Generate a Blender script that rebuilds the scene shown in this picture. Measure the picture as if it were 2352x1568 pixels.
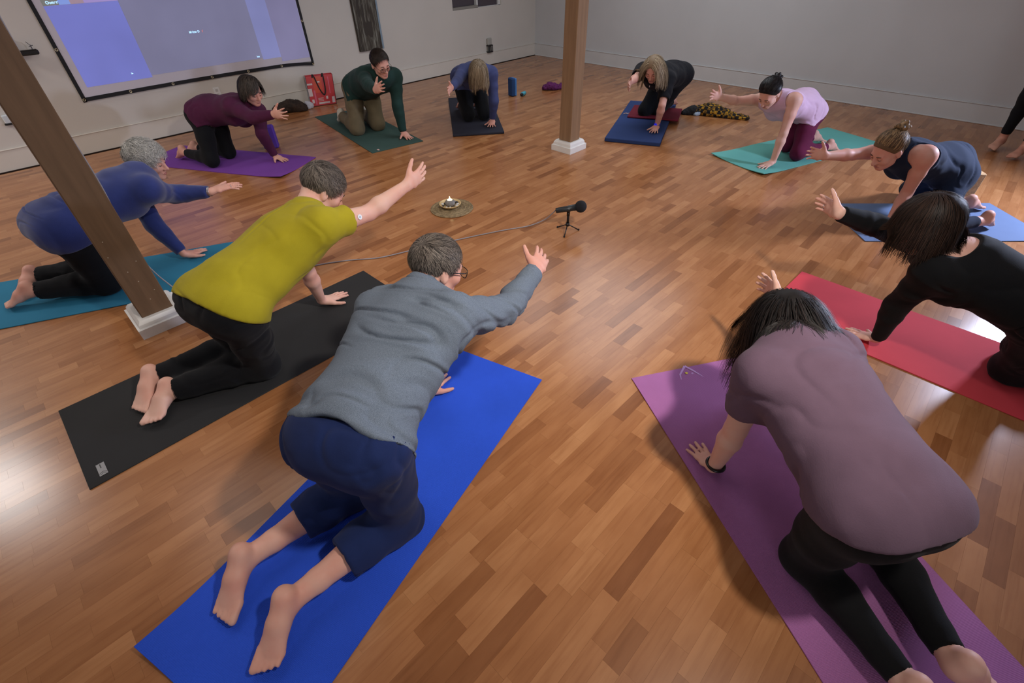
import bpy, math, random
import numpy as np
from mathutils import Vector, Matrix

# ---------------------------------------------------------------- clear
for _o in list(bpy.data.objects):
    bpy.data.objects.remove(_o, do_unlink=True)
SC = bpy.context.scene
COL = SC.collection
rnd = random.Random(7)
R_ = math.radians

# ---------------------------------------------------------------- camera, world, lights, exposure
CAM_H = 1.68
CAM_F = np.array([0.5374452525935933, 0.5380384077509465, -0.6493591242520851])
CAM_R = np.array([0.6962403535859449, -0.7175750794575153, -0.018313256948420162])
CAM_U = np.cross(CAM_R, CAM_F)
FPX = 1081.96
cd = bpy.data.cameras.new('camera')
cam = bpy.data.objects.new('camera', cd)
COL.objects.link(cam)
cd.sensor_width = 36.0
cd.lens = 36.0 * FPX / 2352.0
cd.clip_start = 0.05
cam.matrix_world = Matrix(((CAM_R[0], CAM_U[0], -CAM_F[0], 0.0),
                           (CAM_R[1], CAM_U[1], -CAM_F[1], 0.0),
                           (CAM_R[2], CAM_U[2], -CAM_F[2], CAM_H),
                           (0, 0, 0, 1)))
SC.camera = cam
SC.view_settings.view_transform = 'Standard'
SC.view_settings.look = 'None'
SC.view_settings.gamma = 1.0
SC.view_settings.use_curve_mapping = False
SC.view_settings.exposure = 0.0

WD = bpy.data.worlds.new('world')
SC.world = WD
WD.use_nodes = True
WD.node_tree.nodes['Background'].inputs[0].default_value = (1.0, 0.9, 0.8, 1)
WD.node_tree.nodes['Background'].inputs[1].default_value = 0.02


def area(name, loc, target, size, power, color, spread=180, size_y=None):
    l = bpy.data.lights.new(name, 'AREA')
    l.energy = power
    l.color = color
    l.size = size
    if size_y:
        l.shape = 'RECTANGLE'
        l.size_y = size_y
    l.spread = R_(spread)
    o = bpy.data.objects.new(name, l)
    COL.objects.link(o)
    o.location = loc
    d = Vector(target) - Vector(loc)
    o.rotation_euler = d.to_track_quat('-Z', 'Y').to_euler()
    return o


# cool lamp on a stand at the right, outside the frame: it throws the sharp shadows on the right half of the floor
area('lamp_cool', (5.8, -1.05, 1.45), (3.8, -0.35, 0.95), 0.28, 130, (0.66, 0.74, 1.0))
# main ceiling spot over the near half of the circle
sl = bpy.data.lights.new('ceiling_spot', 'SPOT')
sl.energy = 330
sl.color = (1.0, 0.93, 0.85)
sl.spot_size = R_(92)
sl.spot_blend = 1.0
sl.shadow_soft_size = 0.09
so = bpy.data.objects.new('ceiling_spot', sl)
COL.objects.link(so)
so.location = (1.15, -0.6, 2.80)
so.rotation_euler = (Vector((1.75, 1.75, 0)) - so.location).to_track_quat('-Z', 'Y').to_euler()
# white ceiling fitting at the far left, seen only as a glare on the laminate
area('ceiling_lamp_white', (-1.95, 6.15, 2.86), (-1.95, 6.15, 0), 0.65, 48, (1.0, 0.97, 0.95))
# broad ceiling fittings
area('ceiling_lamp_a', (0.6, 3.4, 2.86), (0.6, 3.4, 0), 2.4, 30, (0.97, 0.94, 0.90))
area('ceiling_lamp_b', (5.2, 3.4, 2.86), (5.2, 3.4, 0), 2.4, 60, (0.86, 0.93, 1.0))
# added broad cool fill from behind the camera, with no window there
area('camera_side_fill', (-2.7, -2.9, 1.7), (3.5, 3.5, 0.9), 2.2, 36, (0.84, 0.92, 1.0))


# ---------------------------------------------------------------- helpers
def lin(c):
    return tuple((x / 12.92 if x <= 0.04045 else ((x + 0.055) / 1.055) ** 2.4) for x in c)


def hexc(h):
    return lin(tuple(int(h[i:i + 2], 16) / 255 for i in (0, 2, 4)))


class NT:
    def __init__(self, name):
        self.m = bpy.data.materials.new(name)
        self.m.use_nodes = True
        self.t = self.m.node_tree
        self.b = self.t.nodes['Principled BSDF']

    def n(self, kind, **kw):
        nd = self.t.nodes.new(kind)
        for k, v in kw.items():
            if hasattr(nd, k):
                setattr(nd, k, v)
            else:
                nd.inputs[k].default_value = v
        return nd

    def l(self, a, ao, b, bi):
        self.t.links.new(a.outputs[ao], b.inputs[bi])

    def coords(self, space='Object', scale=(1, 1, 1)):
        tc = self.n('ShaderNodeTexCoord')
        mp = self.n('ShaderNodeMapping')
        mp.inputs['Scale'].default_value = scale
        self.l(tc, space, mp, 'Vector')
        return mp

    def noise(self, mp, scale, detail=3, rough=.5):
        nz = self.n('ShaderNodeTexNoise')
        nz.inputs['Scale'].default_value = scale
        nz.inputs['Detail'].default_value = detail
        nz.inputs['Roughness'].default_value = rough
        self.l(mp, 'Vector', nz, 'Vector')
        return nz

    def ramp(self, src, out, stops):
        r = self.n('ShaderNodeValToRGB')
        e = r.color_ramp.elements
        while len(e) < len(stops):
            e.new(0.5)
        for el, (p, c) in zip(e, stops):
            el.position = p
            el.color = (*c, 1)
        self.l(src, out, r, 'Fac')
        return r

    def bump(self, src, out, strength, dist=.002):
        b = self.n('ShaderNodeBump')
        b.inputs['Strength'].default_value = strength
        b.inputs['Distance'].default_value = dist
        self.l(src, out, b, 'Height')
        self.l(b, 'Normal', self.b, 'Normal')
        return b


def mat(name, col, rough=.7, var=.0, scale=20, bump=0., bscale=200, spec=.5, metal=0, sheen=0, emit=None, es=1., stretch=(1, 1, 1), bdist=.002):
    t = NT(name)
    c = hexc(col) if isinstance(col, str) else col
    t.b.inputs['Base Color'].default_value = (*c, 1)
    t.b.inputs['Roughness'].default_value = rough
    t.b.inputs['Specular IOR Level'].default_value = spec
    t.b.inputs['Metallic'].default_value = metal
    if sheen:
        t.b.inputs['Sheen Weight'].default_value = sheen
        t.b.inputs['Sheen Roughness'].default_value = .5
    mp = None
    if var:
        mp = t.coords(scale=stretch)
        nz = t.noise(mp, scale)
        lo = tuple(max(0, x * (1 - var)) for x in c)
        hi = tuple(min(1, x * (1 + var)) for x in c)
        r = t.ramp(nz, 'Fac', [(.3, lo), (.7, hi)])
        t.l(r, 'Color', t.b, 'Base Color')
    if bump:
        mp = mp or t.coords(scale=stretch)
        nz = t.noise(mp, bscale, 2)
        t.bump(nz, 'Fac', bump, bdist)
    if emit:
        e = hexc(emit) if isinstance(emit, str) else emit
        t.b.inputs['Emission Color'].default_value = (*e, 1)
        t.b.inputs['Emission Strength'].default_value = es
    return t.m


def mk(name, v, f, m=None, parent=None, smooth=False):
    v = np.asarray(v, dtype=np.float64).reshape(-1, 3)
    me = bpy.data.meshes.new(name)
    if isinstance(f, np.ndarray):
        nf, k = f.shape
        me.vertices.add(len(v))
        me.vertices.foreach_set('co', v.astype(np.float32).ravel())
        me.loops.add(nf * k)
        me.loops.foreach_set('vertex_index', f.astype(np.int32).ravel())
        me.polygons.add(nf)
        me.polygons.foreach_set('loop_start', np.arange(nf, dtype=np.int32) * k)
        me.polygons.foreach_set('loop_total', np.full(nf, k, dtype=np.int32))
        me.update(calc_edges=True)
    else:
        me.from_pydata([tuple(x) for x in v], [], f)
        me.update()
    if smooth:
        me.polygons.foreach_set('use_smooth', np.ones(len(me.polygons), dtype=bool))
    if m:
        me.materials.append(m)
    o = bpy.data.objects.new(name, me)
    COL.objects.link(o)
    if parent:
        o.parent = parent
    return o


def tag(o, label=None, cat=None, group=None, kind=None):
    for k, v in (('label', label), ('category', cat), ('group', group), ('kind', kind)):
        if v:
            o[k] = v
    return o


def empty(name, loc, rz=0., label=None, cat=None, group=None):
    o = bpy.data.objects.new(name, None)
    COL.objects.link(o)
    o.location = loc
    o.rotation_euler = (0, 0, rz)
    o.empty_display_size = .1
    return tag(o, label, cat, group)


class MB:
    """collects shapes for one mesh"""
    def __init__(self):
        self.v = []
        self.f = []

    def add(self, v, f):
        o = len(self.v)
        self.v += [tuple(map(float, x)) for x in v]
        self.f += [tuple(i + o for i in q) for q in f]
        return self

    def box(self, lo, hi):
        (a, b, c), (d, e, g) = lo, hi
        return self.add([(a, b, c), (d, b, c), (d, e, c), (a, e, c), (a, b, g), (d, b, g), (d, e, g), (a, e, g)],
                        [(3, 2, 1, 0), (4, 5, 6, 7), (0, 1, 5, 4), (1, 2, 6, 5), (2, 3, 7, 6), (3, 0, 4, 7)])

    def bbox(self, lo, hi, b=.004):
        """box with chamfered edges"""
        lo = np.array(lo, float); hi = np.array(hi, float)
        b = min(b, *( (hi - lo) * .45))
        c = (lo + hi) / 2; h = (hi - lo) / 2
        v = []; idx = {}
        for sx in (-1, 1):
            for sy in (-1, 1):
                for sz in (-1, 1):
                    s = np.array((sx, sy, sz))
                    for ax in range(3):
                        e = h - b; e[ax] = h[ax]
                        idx[(sx, sy, sz, ax)] = len(v)
                        v.append(c + s * e)
        f = []
        for ax in range(3):
            u, w = (ax + 1) % 3, (ax + 2) % 3
            for s in (-1, 1):
                q = []
                for a, d in ((-1, -1), (1, -1), (1, 1), (-1, 1)):
                    k = [0, 0, 0]; k[ax] = s; k[u] = a; k[w] = d
                    q.append(idx[(*k, ax)])
                f.append(q if s > 0 else q[::-1])
        for ax in range(3):
            u, w = (ax + 1) % 3, (ax + 2) % 3
            for a in (-1, 1):
                for d in (-1, 1):
                    k0 = [0, 0, 0]; k0[ax] = -1; k0[u] = a; k0[w] = d
                    k1 = list(k0); k1[ax] = 1
                    q = [idx[(*k0, u)], idx[(*k1, u)], idx[(*k1, w)], idx[(*k0, w)]]
                    f.append(q if a * d > 0 else q[::-1])
        for sx in (-1, 1):
            for sy in (-1, 1):
                for sz in (-1, 1):
                    q = [idx[(sx, sy, sz, i)] for i in range(3)]
                    f.append(q if sx * sy * sz > 0 else q[::-1])
        return self.add(v, f)

    def tube(self, pts, r, n=8, cap=True):
        pts = [np.array(p, float) for p in pts]
        m = len(pts)
        rs = r if hasattr(r, '__len__') else [r] * m
        d0 = pts[1] - pts[0]
        ref = np.array((0, 0, 1.)) if abs(d0[2]) < .9 * np.linalg.norm(d0) else np.array((1., 0, 0))
        s = np.cross(d0, ref); s /= np.linalg.norm(s)
        v = []; f = []
        for i in range(m):
            d = pts[min(i + 1, m - 1)] - pts[max(i - 1, 0)]
            d = d / (np.linalg.norm(d) + 1e-12)
            s = s - d * (s @ d); s /= np.linalg.norm(s) + 1e-12
            t = np.cross(d, s)
            for k in range(n):
                a = 2 * math.pi * k / n
                v.append(pts[i] + rs[i] * (math.cos(a) * s + math.sin(a) * t))
        for i in range(m - 1):
            for k in range(n):
                a, b = i * n + k, i * n + (k + 1) % n
                f.append((a, b, b + n, a + n))
        if cap:
            f.append(tuple(range(n))[::-1])
            f.append(tuple((m - 1) * n + k for k in range(n)))
        return self.add(v, f)

    def loop(self, pts, r, n=6):
        pts = [np.array(p, float) for p in pts]
        m = len(pts); v = []; f = []
        c = sum(pts) / m
        nrm = np.cross(pts[0] - c, pts[m // 4] - c); nrm /= np.linalg.norm(nrm)
        for i in range(m):
            d = pts[(i + 1) % m] - pts[i - 1]; d /= np.linalg.norm(d)
            s = np.cross(d, nrm); s /= np.linalg.norm(s); t = np.cross(d, s)
            for k in range(n):
                a = 2 * math.pi * k / n
                v.append(pts[i] + r * (math.cos(a) * s + math.sin(a) * t))
        for i in range(m):
            for k in range(n):
                a, b = i * n + k, i * n + (k + 1) % n
                j = (i + 1) % m
                f.append((a, b, j * n + (k + 1) % n, j * n + k))
        return self.add(v, f)

    def lathe(self, prof, n=24, c=(0, 0, 0)):
        v = []; f = []
        for r, z in prof:
            for k in range(n):
                a = 2 * math.pi * k / n
                v.append((c[0] + r * math.cos(a), c[1] + r * math.sin(a), c[2] + z))
        for i in range(len(prof) - 1):
            for k in range(n):
                a, b = i * n + k, i * n + (k + 1) % n
                f.append((a, b, b + n, a + n))
        f.append(tuple(range(n))[::-1])
        f.append(tuple((len(prof) - 1) * n + k for k in range(n)))
        return self.add(v, f)

    def ball(self, c, r, nu=10, nv=7, seed=None, jit=0):
        rr = random.Random(seed)
        rad = r if hasattr(r, '__len__') else (r, r, r)
        v = [(c[0], c[1], c[2] - rad[2])]; f = []
        for j in range(1, nv):
            ph = -math.pi / 2 + math.pi * j / nv
            for i in range(nu):
                a = 2 * math.pi * i / nu
                q = 1 + (rr.uniform(-jit, jit) if jit else 0)
                v.append((c[0] + q * rad[0] * math.cos(ph) * math.cos(a), c[1] + q * rad[1] * math.cos(ph) * math.sin(a), c[2] + q * rad[2] * math.sin(ph)))
        v.append((c[0], c[1], c[2] + rad[2]))
        for i in range(nu):
            f.append((0, 1 + (i + 1) % nu, 1 + i))
            for j in range(nv - 2):
                a = 1 + j * nu + i; b = 1 + j * nu + (i + 1) % nu
                f.append((a, b, b + nu, a + nu))
            f.append((1 + (nv - 2) * nu + i, 1 + (nv - 2) * nu + (i + 1) % nu, len(v) - 1))
        return self.add(v, f)

    def build(self, name, m, parent=None, smooth=False):
        return mk(name, self.v, self.f, m, parent, smooth)


def npnoise(p, seed=0):
    """smooth value noise in about -1..1 at points p (n,3)"""
    p = np.asarray(p, dtype=np.float64)
    i = np.floor(p).astype(np.int64); f = p - i
    f = f * f * (3 - 2 * f)
    out = 0
    for dx in (0, 1):
        for dy in (0, 1):
            for dz in (0, 1):
                h = (i[:, 0] + dx) * 374761393 + (i[:, 1] + dy) * 668265263 + (i[:, 2] + dz) * 2147483647 + seed * 974634777
                h = (h ^ (h >> 13)) * 1274126177
                h = (h ^ (h >> 16)) & 0xffff
                w = (f[:, 0] if dx else 1 - f[:, 0]) * (f[:, 1] if dy else 1 - f[:, 1]) * (f[:, 2] if dz else 1 - f[:, 2])
                out = out + w * (h / 32767.5 - 1)
    return out


# ---------------------------------------------------------------- figures: distance fields turned into one continuous skin
def nrm(v):
    v = np.asarray(v, float)
    return v / (np.linalg.norm(v) + 1e-12)


def lerp(a, b, t):
    return np.asarray(a, float) * (1 - t) + np.asarray(b, float) * t


class Field:
    def __init__(s, lo, hi, h):
        s.h = h
        s.lo = np.array(lo, float)
        s.n = np.ceil((np.array(hi, float) - s.lo) / h).astype(int) + 1
        s.d = np.full(s.n, .2, dtype=np.float32)

    def _sl(s, lo, hi):
        a = np.clip(np.floor((np.array(lo) - s.lo) / s.h).astype(int), 0, s.n)
        b = np.clip(np.ceil((np.array(hi) - s.lo) / s.h).astype(int) + 1, 0, s.n)
        return tuple(slice(i, j) for i, j in zip(a, b))

    def xyz(s, sl):
        X = (s.lo[0] + s.h * np.arange(sl[0].start, sl[0].stop, dtype=np.float32))[:, None, None]
        Y = (s.lo[1] + s.h * np.arange(sl[1].start, sl[1].stop, dtype=np.float32))[None, :, None]
        Z = (s.lo[2] + s.h * np.arange(sl[2].start, sl[2].stop, dtype=np.float32))[None, None, :]
        return X, Y, Z

    def prim(s, p, off=0.0, m=.03):
        if p['t'] == 'c':
            a, b = p['a'], p['b']
            w0, h0 = p['ra'][0] + off, p['ra'][1] + off
            w1, h1 = p['rb'][0] + off, p['rb'][1] + off
            r = max(w0, h0, w1, h1) + m
            sl = s._sl(np.minimum(a, b) - r, np.maximum(a, b) + r)
            X, Y, Z = s.xyz(sl)
            L = np.linalg.norm(b - a) + 1e-9
            d = (b - a) / L
            sd = p.get('s')
            if sd is None:
                sd = np.array((0, 0, 1.)) if abs(d[2]) < .9 else np.array((1., 0, 0))
            sd = nrm(sd - d * (sd @ d))
            u = np.cross(d, sd)
            X = X - a[0]; Y = Y - a[1]; Z = Z - a[2]
            t = X * d[0] + Y * d[1] + Z * d[2]
            x = X * sd[0] + Y * sd[1] + Z * sd[2]
            y = X * u[0] + Y * u[1] + Z * u[2]
            tc = np.clip(t, 0, L)
            f = tc / L
            w = w0 + (w1 - w0) * f
            h = h0 + (h1 - h0) * f
            o = np.minimum(w, h) if p.get('endmin') else (w + h) * .5
            ov = (t - tc) / o
            v = (np.sqrt((x / w) ** 2 + (y / h) ** 2 + ov * ov) - 1) * np.minimum(w, h)
        else:
            c, ax, rd = p['c'], p['ax'], np.asarray(p['r']) + off
            r = rd.max() + m
            sl = s._sl(c - r, c + r)
            X, Y, Z = s.xyz(sl)
            X = X - c[0]; Y = Y - c[1]; Z = Z - c[2]
            q = 0
            for i in range(3):
                q = q + ((X * ax[i][0] + Y * ax[i][1] + Z * ax[i][2]) / rd[i]) ** 2
            v = (np.sqrt(q) - 1) * rd.min()
        return sl, v.astype(np.float32)

    def add(s, p, off=0.0, k=None):
        k = p.get('k', .02) if k is None else k
        sl, v = s.prim(p, off, max(.03, k + .005))
        a = s.d[sl]
        h = np.maximum(k - np.abs(a - v), 0) / k
        s.d[sl] = np.minimum(a, v) - h * h * k * .25

    def sub(s, p, off=0.0, k=.008):
        sl, v = s.prim(p, off)
        v = -v
        a = s.d[sl]
        h = np.maximum(k - np.abs(a - v), 0) / k
        s.d[sl] = np.maximum(a, v) + h * h * k * .25

    def cut(s, p, n):
        sl = tuple(slice(0, x) for x in s.n)
        X, Y, Z = s.xyz(sl)
        v = (X - p[0]) * n[0] + (Y - p[1]) * n[1] + (Z - p[2]) * n[2]
        s.d = np.maximum(s.d, v.astype(np.float32))

    def at(s, V):
        i = np.round((V - s.lo) / s.h).astype(int)
        ok = ((i >= 0) & (i < s.n)).all(1)
        i = np.clip(i, 0, s.n - 1)
        return np.where(ok, s.d[i[:, 0], i[:, 1], i[:, 2]], .2)

    def mesh(s):
        d = s.d
        d[0] = d[-1] = .1; d[:, 0] = d[:, -1] = .1; d[:, :, 0] = d[:, :, -1] = .1
        ins = d < 0
        n0, n1, n2 = d.shape
        c = np.zeros((n0 - 1, n1 - 1, n2 - 1), dtype=np.uint8)
        for dx in (0, 1):
            for dy in (0, 1):
                for dz in (0, 1):
                    c += ins[dx:n0 - 1 + dx, dy:n1 - 1 + dy, dz:n2 - 1 + dz]
        act = (c > 0) & (c < 8)
        ii = np.argwhere(act)
        idx = np.full(act.shape, -1, dtype=np.int32)
        idx[act] = np.arange(len(ii))
        acc = np.zeros((len(ii), 3)); cnt = np.zeros(len(ii))
        cor = {}
        for k in [(x, y, z) for x in (0, 1) for y in (0, 1) for z in (0, 1)]:
            cor[k] = d[ii[:, 0] + k[0], ii[:, 1] + k[1], ii[:, 2] + k[2]].astype(np.float64)
        for k in cor:
            for ax in range(3):
                if k[ax] == 0:
                    k2 = list(k); k2[ax] = 1; k2 = tuple(k2)
                    a, b = cor[k], cor[k2]
                    m = (a < 0) != (b < 0)
                    t = np.where(m, a / np.where(m, a - b, 1), 0)
                    p = np.tile(np.array(k, float), (len(ii), 1))
                    p[:, ax] += t
                    acc += np.where(m[:, None], p, 0); cnt += m
        V = (ii + acc / cnt[:, None]) * s.h + s.lo
        F = []
        for ax in range(3):
            u, w = (ax + 1) % 3, (ax + 2) % 3
            a = [slice(0, n - 1) if i == ax else slice(1, n - 1) for i, n in enumerate(d.shape)]
            b = list(a); b[ax] = slice(1, d.shape[ax])
            A = ins[tuple(a)]; B = ins[tuple(b)]
            for up, M in ((1, A & ~B), (0, B & ~A)):
                e = np.argwhere(M)
                if not len(e):
                    continue
                for i in range(3):
                    if i != ax:
                        e[:, i] += 1
                q = []
                for du, dw in ((-1, -1), (0, -1), (0, 0), (-1, 0)):
                    g = e.copy(); g[:, u] += du; g[:, w] += dw
                    q.append(idx[g[:, 0], g[:, 1], g[:, 2]])
                q = np.stack(q, 1)
                F.append(q if up else q[:, ::-1])
        return V, np.concatenate(F)


def smooth_mesh(V, F, it=1, lam=.5):
    for _ in range(it):
        acc = np.zeros_like(V); cnt = np.zeros(len(V))
        for a, b in ((0, 1), (1, 2), (2, 3), (3, 0)):
            for i, j in ((a, b), (b, a)):
                for ax in range(3):
                    acc[:, ax] += np.bincount(F[:, i], weights=V[F[:, j], ax], minlength=len(V))
                cnt += np.bincount(F[:, i], minlength=len(V))
        V = V + lam * (acc / np.maximum(cnt, 1)[:, None] - V)
    return V


def vnormals(V, F):
    n = np.cross(V[F[:, 2]] - V[F[:, 0]], V[F[:, 3]] - V[F[:, 1]])
    N = np.zeros_like(V)
    for i in range(4):
        for ax in range(3):
            N[:, ax] += np.bincount(F[:, i], weights=n[:, ax], minlength=len(V))
    return N / (np.linalg.norm(N, axis=1)[:, None] + 1e-12)


def cap(part, a, b, ra, rb=None, s=None, k=.02, **kw):
    rb = ra if rb is None else rb
    ra = ra if hasattr(ra, '__len__') else (ra, ra)
    rb = rb if hasattr(rb, '__len__') else (rb, rb)
    return dict(t='c', part=part, a=np.asarray(a, float), b=np.asarray(b, float), ra=ra, rb=rb, s=s, k=k, **kw)


def ell(part, c, ax, r, k=.02):
    return dict(t='e', part=part, c=np.asarray(c, float), ax=[np.asarray(x, float) for x in ax], r=r, k=k)


AX = [np.array((1., 0, 0)), np.array((0, 1., 0)), np.array((0, 0, 1.))]


def ball(part, c, r, k=.02):
    return ell(part, c, AX, (r, r, r), k)


class Figure:
    """joints j (local), build dict b, scale s -> list of primitives by part"""
    def __init__(F, j, s, b, face, up, palm, standing=False):
        F.j = j; F.s = s; F.P = []
        F.b = b
        g = F.P.append
        lm = b.get('limb', 1.) * s
        fem = b.get('fem', False)
        hL, hR, sL, sR, N = j['hipL'], j['hipR'], j['shL'], j['shR'], j['neck']
        P = (hL + hR) / 2
        d = nrm(N - P)
        side_h = nrm(hL - hR); side_s = nrm(sL - sR)
        upv = np.array((0, 0, 1.)) if not standing else -nrm(np.array((face[0], face[1], 0)))
        U = nrm(upv - d * (upv @ d))
        F.Pc, F.d, F.U, F.N = P, d, U, N
        F.side = side_h
        A0 = P + .015 * U * s
        A1 = N - .075 * U * s
        F.A0, F.A1 = A0, A1
        axis = lambda t: lerp(A0, A1, t)
        bw, bd = b.get('w', 1.) * s, b.get('d', 1.) * s
        hw = (.172 if fem else .152) * b.get('hip', 1.) * s
        secs = [(-.02, hw * .97, .118 * bd, 0), (.16, hw * .96, .118 * bd, 0),
                (.36, (.138 if fem else .150) * bw * b.get('waist', 1.), (.100 if fem else .108) * bd * b.get('belly', 1.), -.010 * b.get('belly', 1.)),
                (.60, (.150 if fem else .162) * bw, .108 * bd, -.006), (.80, (.152 if fem else .168) * bw, .110 * bd, -.002), (.98, .11 * bw, .070 * bd, .012)]
        for (t0, w0, h0, o0), (t1, w1, h1, o1) in zip(secs[:-1], secs[1:]):
            sd = nrm(lerp(side_h, side_s, min(1, max(0, (t0 + t1) / 2))))
            g(cap('torso' if t1 > .3 else 'pelvis', axis(t0) + U * o0 * s, axis(t1) + U * o1 * s, (w0, h0), (w1, h1), sd, k=.02, endmin=True))
        for h in (hL, hR):
            c = lerp(P, h, .86 if fem else .80) - (.036 if fem else .028) * d * s + .018 * U * s
            g(ball('butt', c, (.104 if fem else .094) * b.get('hip', 1.) * s, .05))
        if fem and b.get('bust', 1) > 0:
            for sg in (1, -1):
                c = axis(.70) - U * .085 * s + sg * side_s * .068 * s
                g(ell('torso', c, [side_s, d, U], (.066 * s, .066 * s, .066 * s * b.get('bust', 1.)), .035))
        if b.get('paunch'):
            g(ell('torso', axis(.36) - U * .06 * s, [side_h, d, U], (.125 * s, .15 * s, .09 * s * b['paunch']), .05))
        for sh in (sL, sR):
            g(cap('torso', A1, lerp(A1, sh, .85), .078 * s, .062 * s, k=.04))
            g(cap('torso', N - .045 * U * s + .01 * d * s, lerp(N, sh, .75) - .012 * U * s, .044 * s, .036 * s, k=.04))
            g(cap('torso', lerp(A0, A1, .72) + (sh - A1) * .55, lerp(A1, sh, .95), .07 * s, .055 * s, k=.04))
        # arms
        for S in 'LR':
            a, e, w = j['sh' + S], j['el' + S], j['wr' + S]
            g(cap('arm' + S, a, lerp(a, e, .45), .056 * lm, .049 * lm, k=.035))
            g(cap('arm' + S, lerp(a, e, .45), e, .049 * lm, .038 * lm, k=.015))
            f1 = lerp(e, w, .28)
            g(cap('fore' + S, e, f1, .038 * lm, .042 * lm, k=.015))
            th = F.thumb_side(S, palm)
            g(cap('fore' + S, f1, w, (.042 * lm, .041 * lm), (.029 * lm, .022 * lm), th, k=.015))
            F.hand(S, palm, lm / s ** .0 * 1.0)
        # legs
        for S in 'LR':
            h, kn, an, to = j['hip' + S], j['knee' + S], j['ank' + S], j['toe' + S]
            m = lerp(h, kn, .5)
            tk = 1.08 if fem else 1.0
            g(cap('thigh' + S, h, m, .090 * lm * tk, .076 * lm * tk, k=.05))
            g(cap('thigh' + S, m, kn, .076 * lm * tk, .058 * lm, k=.015))
            c = lerp(kn, an, .33)
            sh_d = nrm(an - kn)
            back = nrm(np.array((0, 0, 1.)) - sh_d * sh_d[2]) if not standing else upv
            g(cap('shin' + S, kn, c + back * .012 * s, .056 * lm, .056 * lm, k=.02))
            g(cap('shin' + S, c + back * .012 * s, lerp(kn, an, .75), .056 * lm, .038 * lm, k=.015))
            g(cap('shin' + S, lerp(kn, an, .75), an, .038 * lm, .036 * lm, k=.015))
            f = nrm(to - an); L = np.linalg.norm(to - an)
            n = nrm(np.array((0, 0, 1.)) - f * f[2])
            if standing:
                n = -n
            sd = np.cross(f, n)
            oth = j['ank' + ('R' if S == 'L' else 'L')]
            med = sd * np.sign(((oth - an) @ sd) or 1)
            g(cap('foot' + S, an, an + n * .036 * s - f * .018 * s, .034 * s, .032 * s, k=.02))
            hl = an + n * .034 * s - f * .012 * s
            bl = an + f * L * .66 - n * .002 * s
            g(cap('foot' + S, hl, lerp(hl, bl, .5), (.031 * s, .030 * s), (.034 * s, .028 * s), sd, k=.02))
            g(cap('foot' + S, lerp(hl, bl, .5), bl, (.034 * s, .028 * s), (.0455 * s, .018 * s), sd, k=.015))
            g(cap('foot' + S, an, an + f * L * .4 - n * .004 * s, .032 * s, .026 * s, k=.02))
            for q in range(5):
                o = med * (.035 - .0178 * q) * s
                ln = (.052, .050, .045, .038, .030)[q] * s * b.get('toe', 1.)
                r = (.0130, .0092, .0086, .0082, .0082)[q] * s
                p0 = bl + o * .95 + n * .002 * s
                p1 = p0 + f * ln + n * (.002) * s
                p1[2] = max(p1[2], r + .004)
                g(cap('foot' + S, p0, p1, r * .98, r, k=.004))
        # head
        fd = nrm(face); upw = nrm(up - fd * (np.asarray(up) @ fd)); rt = np.cross(fd, upw)
        F.hd = (rt, fd, upw)
        H = j['head']; hs = s * b.get('head', 1.0)
        F.H, F.hs = H, hs
        T = lambda x, y, z: H + hs * (rt * x + fd * y + upw * z)
        F.T = T
        ax = [rt, fd, upw]
        g(ell('head', T(0, -.012, .028), ax, np.array((.0765, .096, .088)) * hs, .03))
        g(ell('head', T(0, .030, -.035), ax, np.array((.060, .062, .078)) * hs, .03))
        g(cap('head', T(-.042, .02, -.07), T(-.012, .072, -.097), .022 * hs, .019 * hs, k=.02))
        g(cap('head', T(.042, .02, -.07), T(.012, .072, -.097), .022 * hs, .019 * hs, k=.02))
        g(cap('head', T(-.034, .076, .014), T(.034, .076, .014), .014 * hs, k=.018))
        g(ball('head', T(.041, .060, -.028), .026 * hs, .02))
        g(ball('head', T(-.041, .060, -.028), .026 * hs, .02))
        F.post = []
        for x in (-.031, .031):
            F.post.append(('sub', ball('head', T(x, .103, -.004), .019 * hs), .012))
        F.post.append(('add', cap('head', T(0, .089, .008), T(0, .112, -.034), .0075 * hs, .0125 * hs, k=.012)))
        for x in (-.012, .012):
            F.post.append(('add', ball('head', T(x, .100, -.038), .0085 * hs, .008)))
        F.post.append(('add', cap('head', T(-.017, .088, -.064), T(.017, .088, -.064), .0065 * hs, k=.008)))
        F.post.append(('add', cap('head', T(-.014, .086, -.076), T(.014, .086, -.076), .0075 * hs, k=.008)))
        for x in (-.0125, .0125):
            pass
        for sx in (-1, 1):
            e0 = T(.079 * sx, -.012, -.012)
            F.post.append(('add', ell('head', e0, [rt, nrm(fd * .95 + upw * .2), nrm(upw - fd * .2)], np.array((.0105, .019, .032)) * hs, .008)))
            F.post.append(('sub', ell('head', T(.092 * sx, -.008, -.008), [rt, fd, upw], np.array((.009, .010, .018)) * hs), .005))
        nb = N - .035 * U * s + .012 * d * s
        g(cap('neck', nb, T(0, -.030, -.045), (.060 if not fem else .055) * s, (.054 if not fem else .048) * hs, k=.03))

    def thumb_side(F, S, palm):
        w, t = F.j['wr' + S], F.j['tip' + S]
        f = nrm(t - w)
        th = np.asarray(palm[S], float)
        return nrm(th - f * (th @ f))

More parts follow.
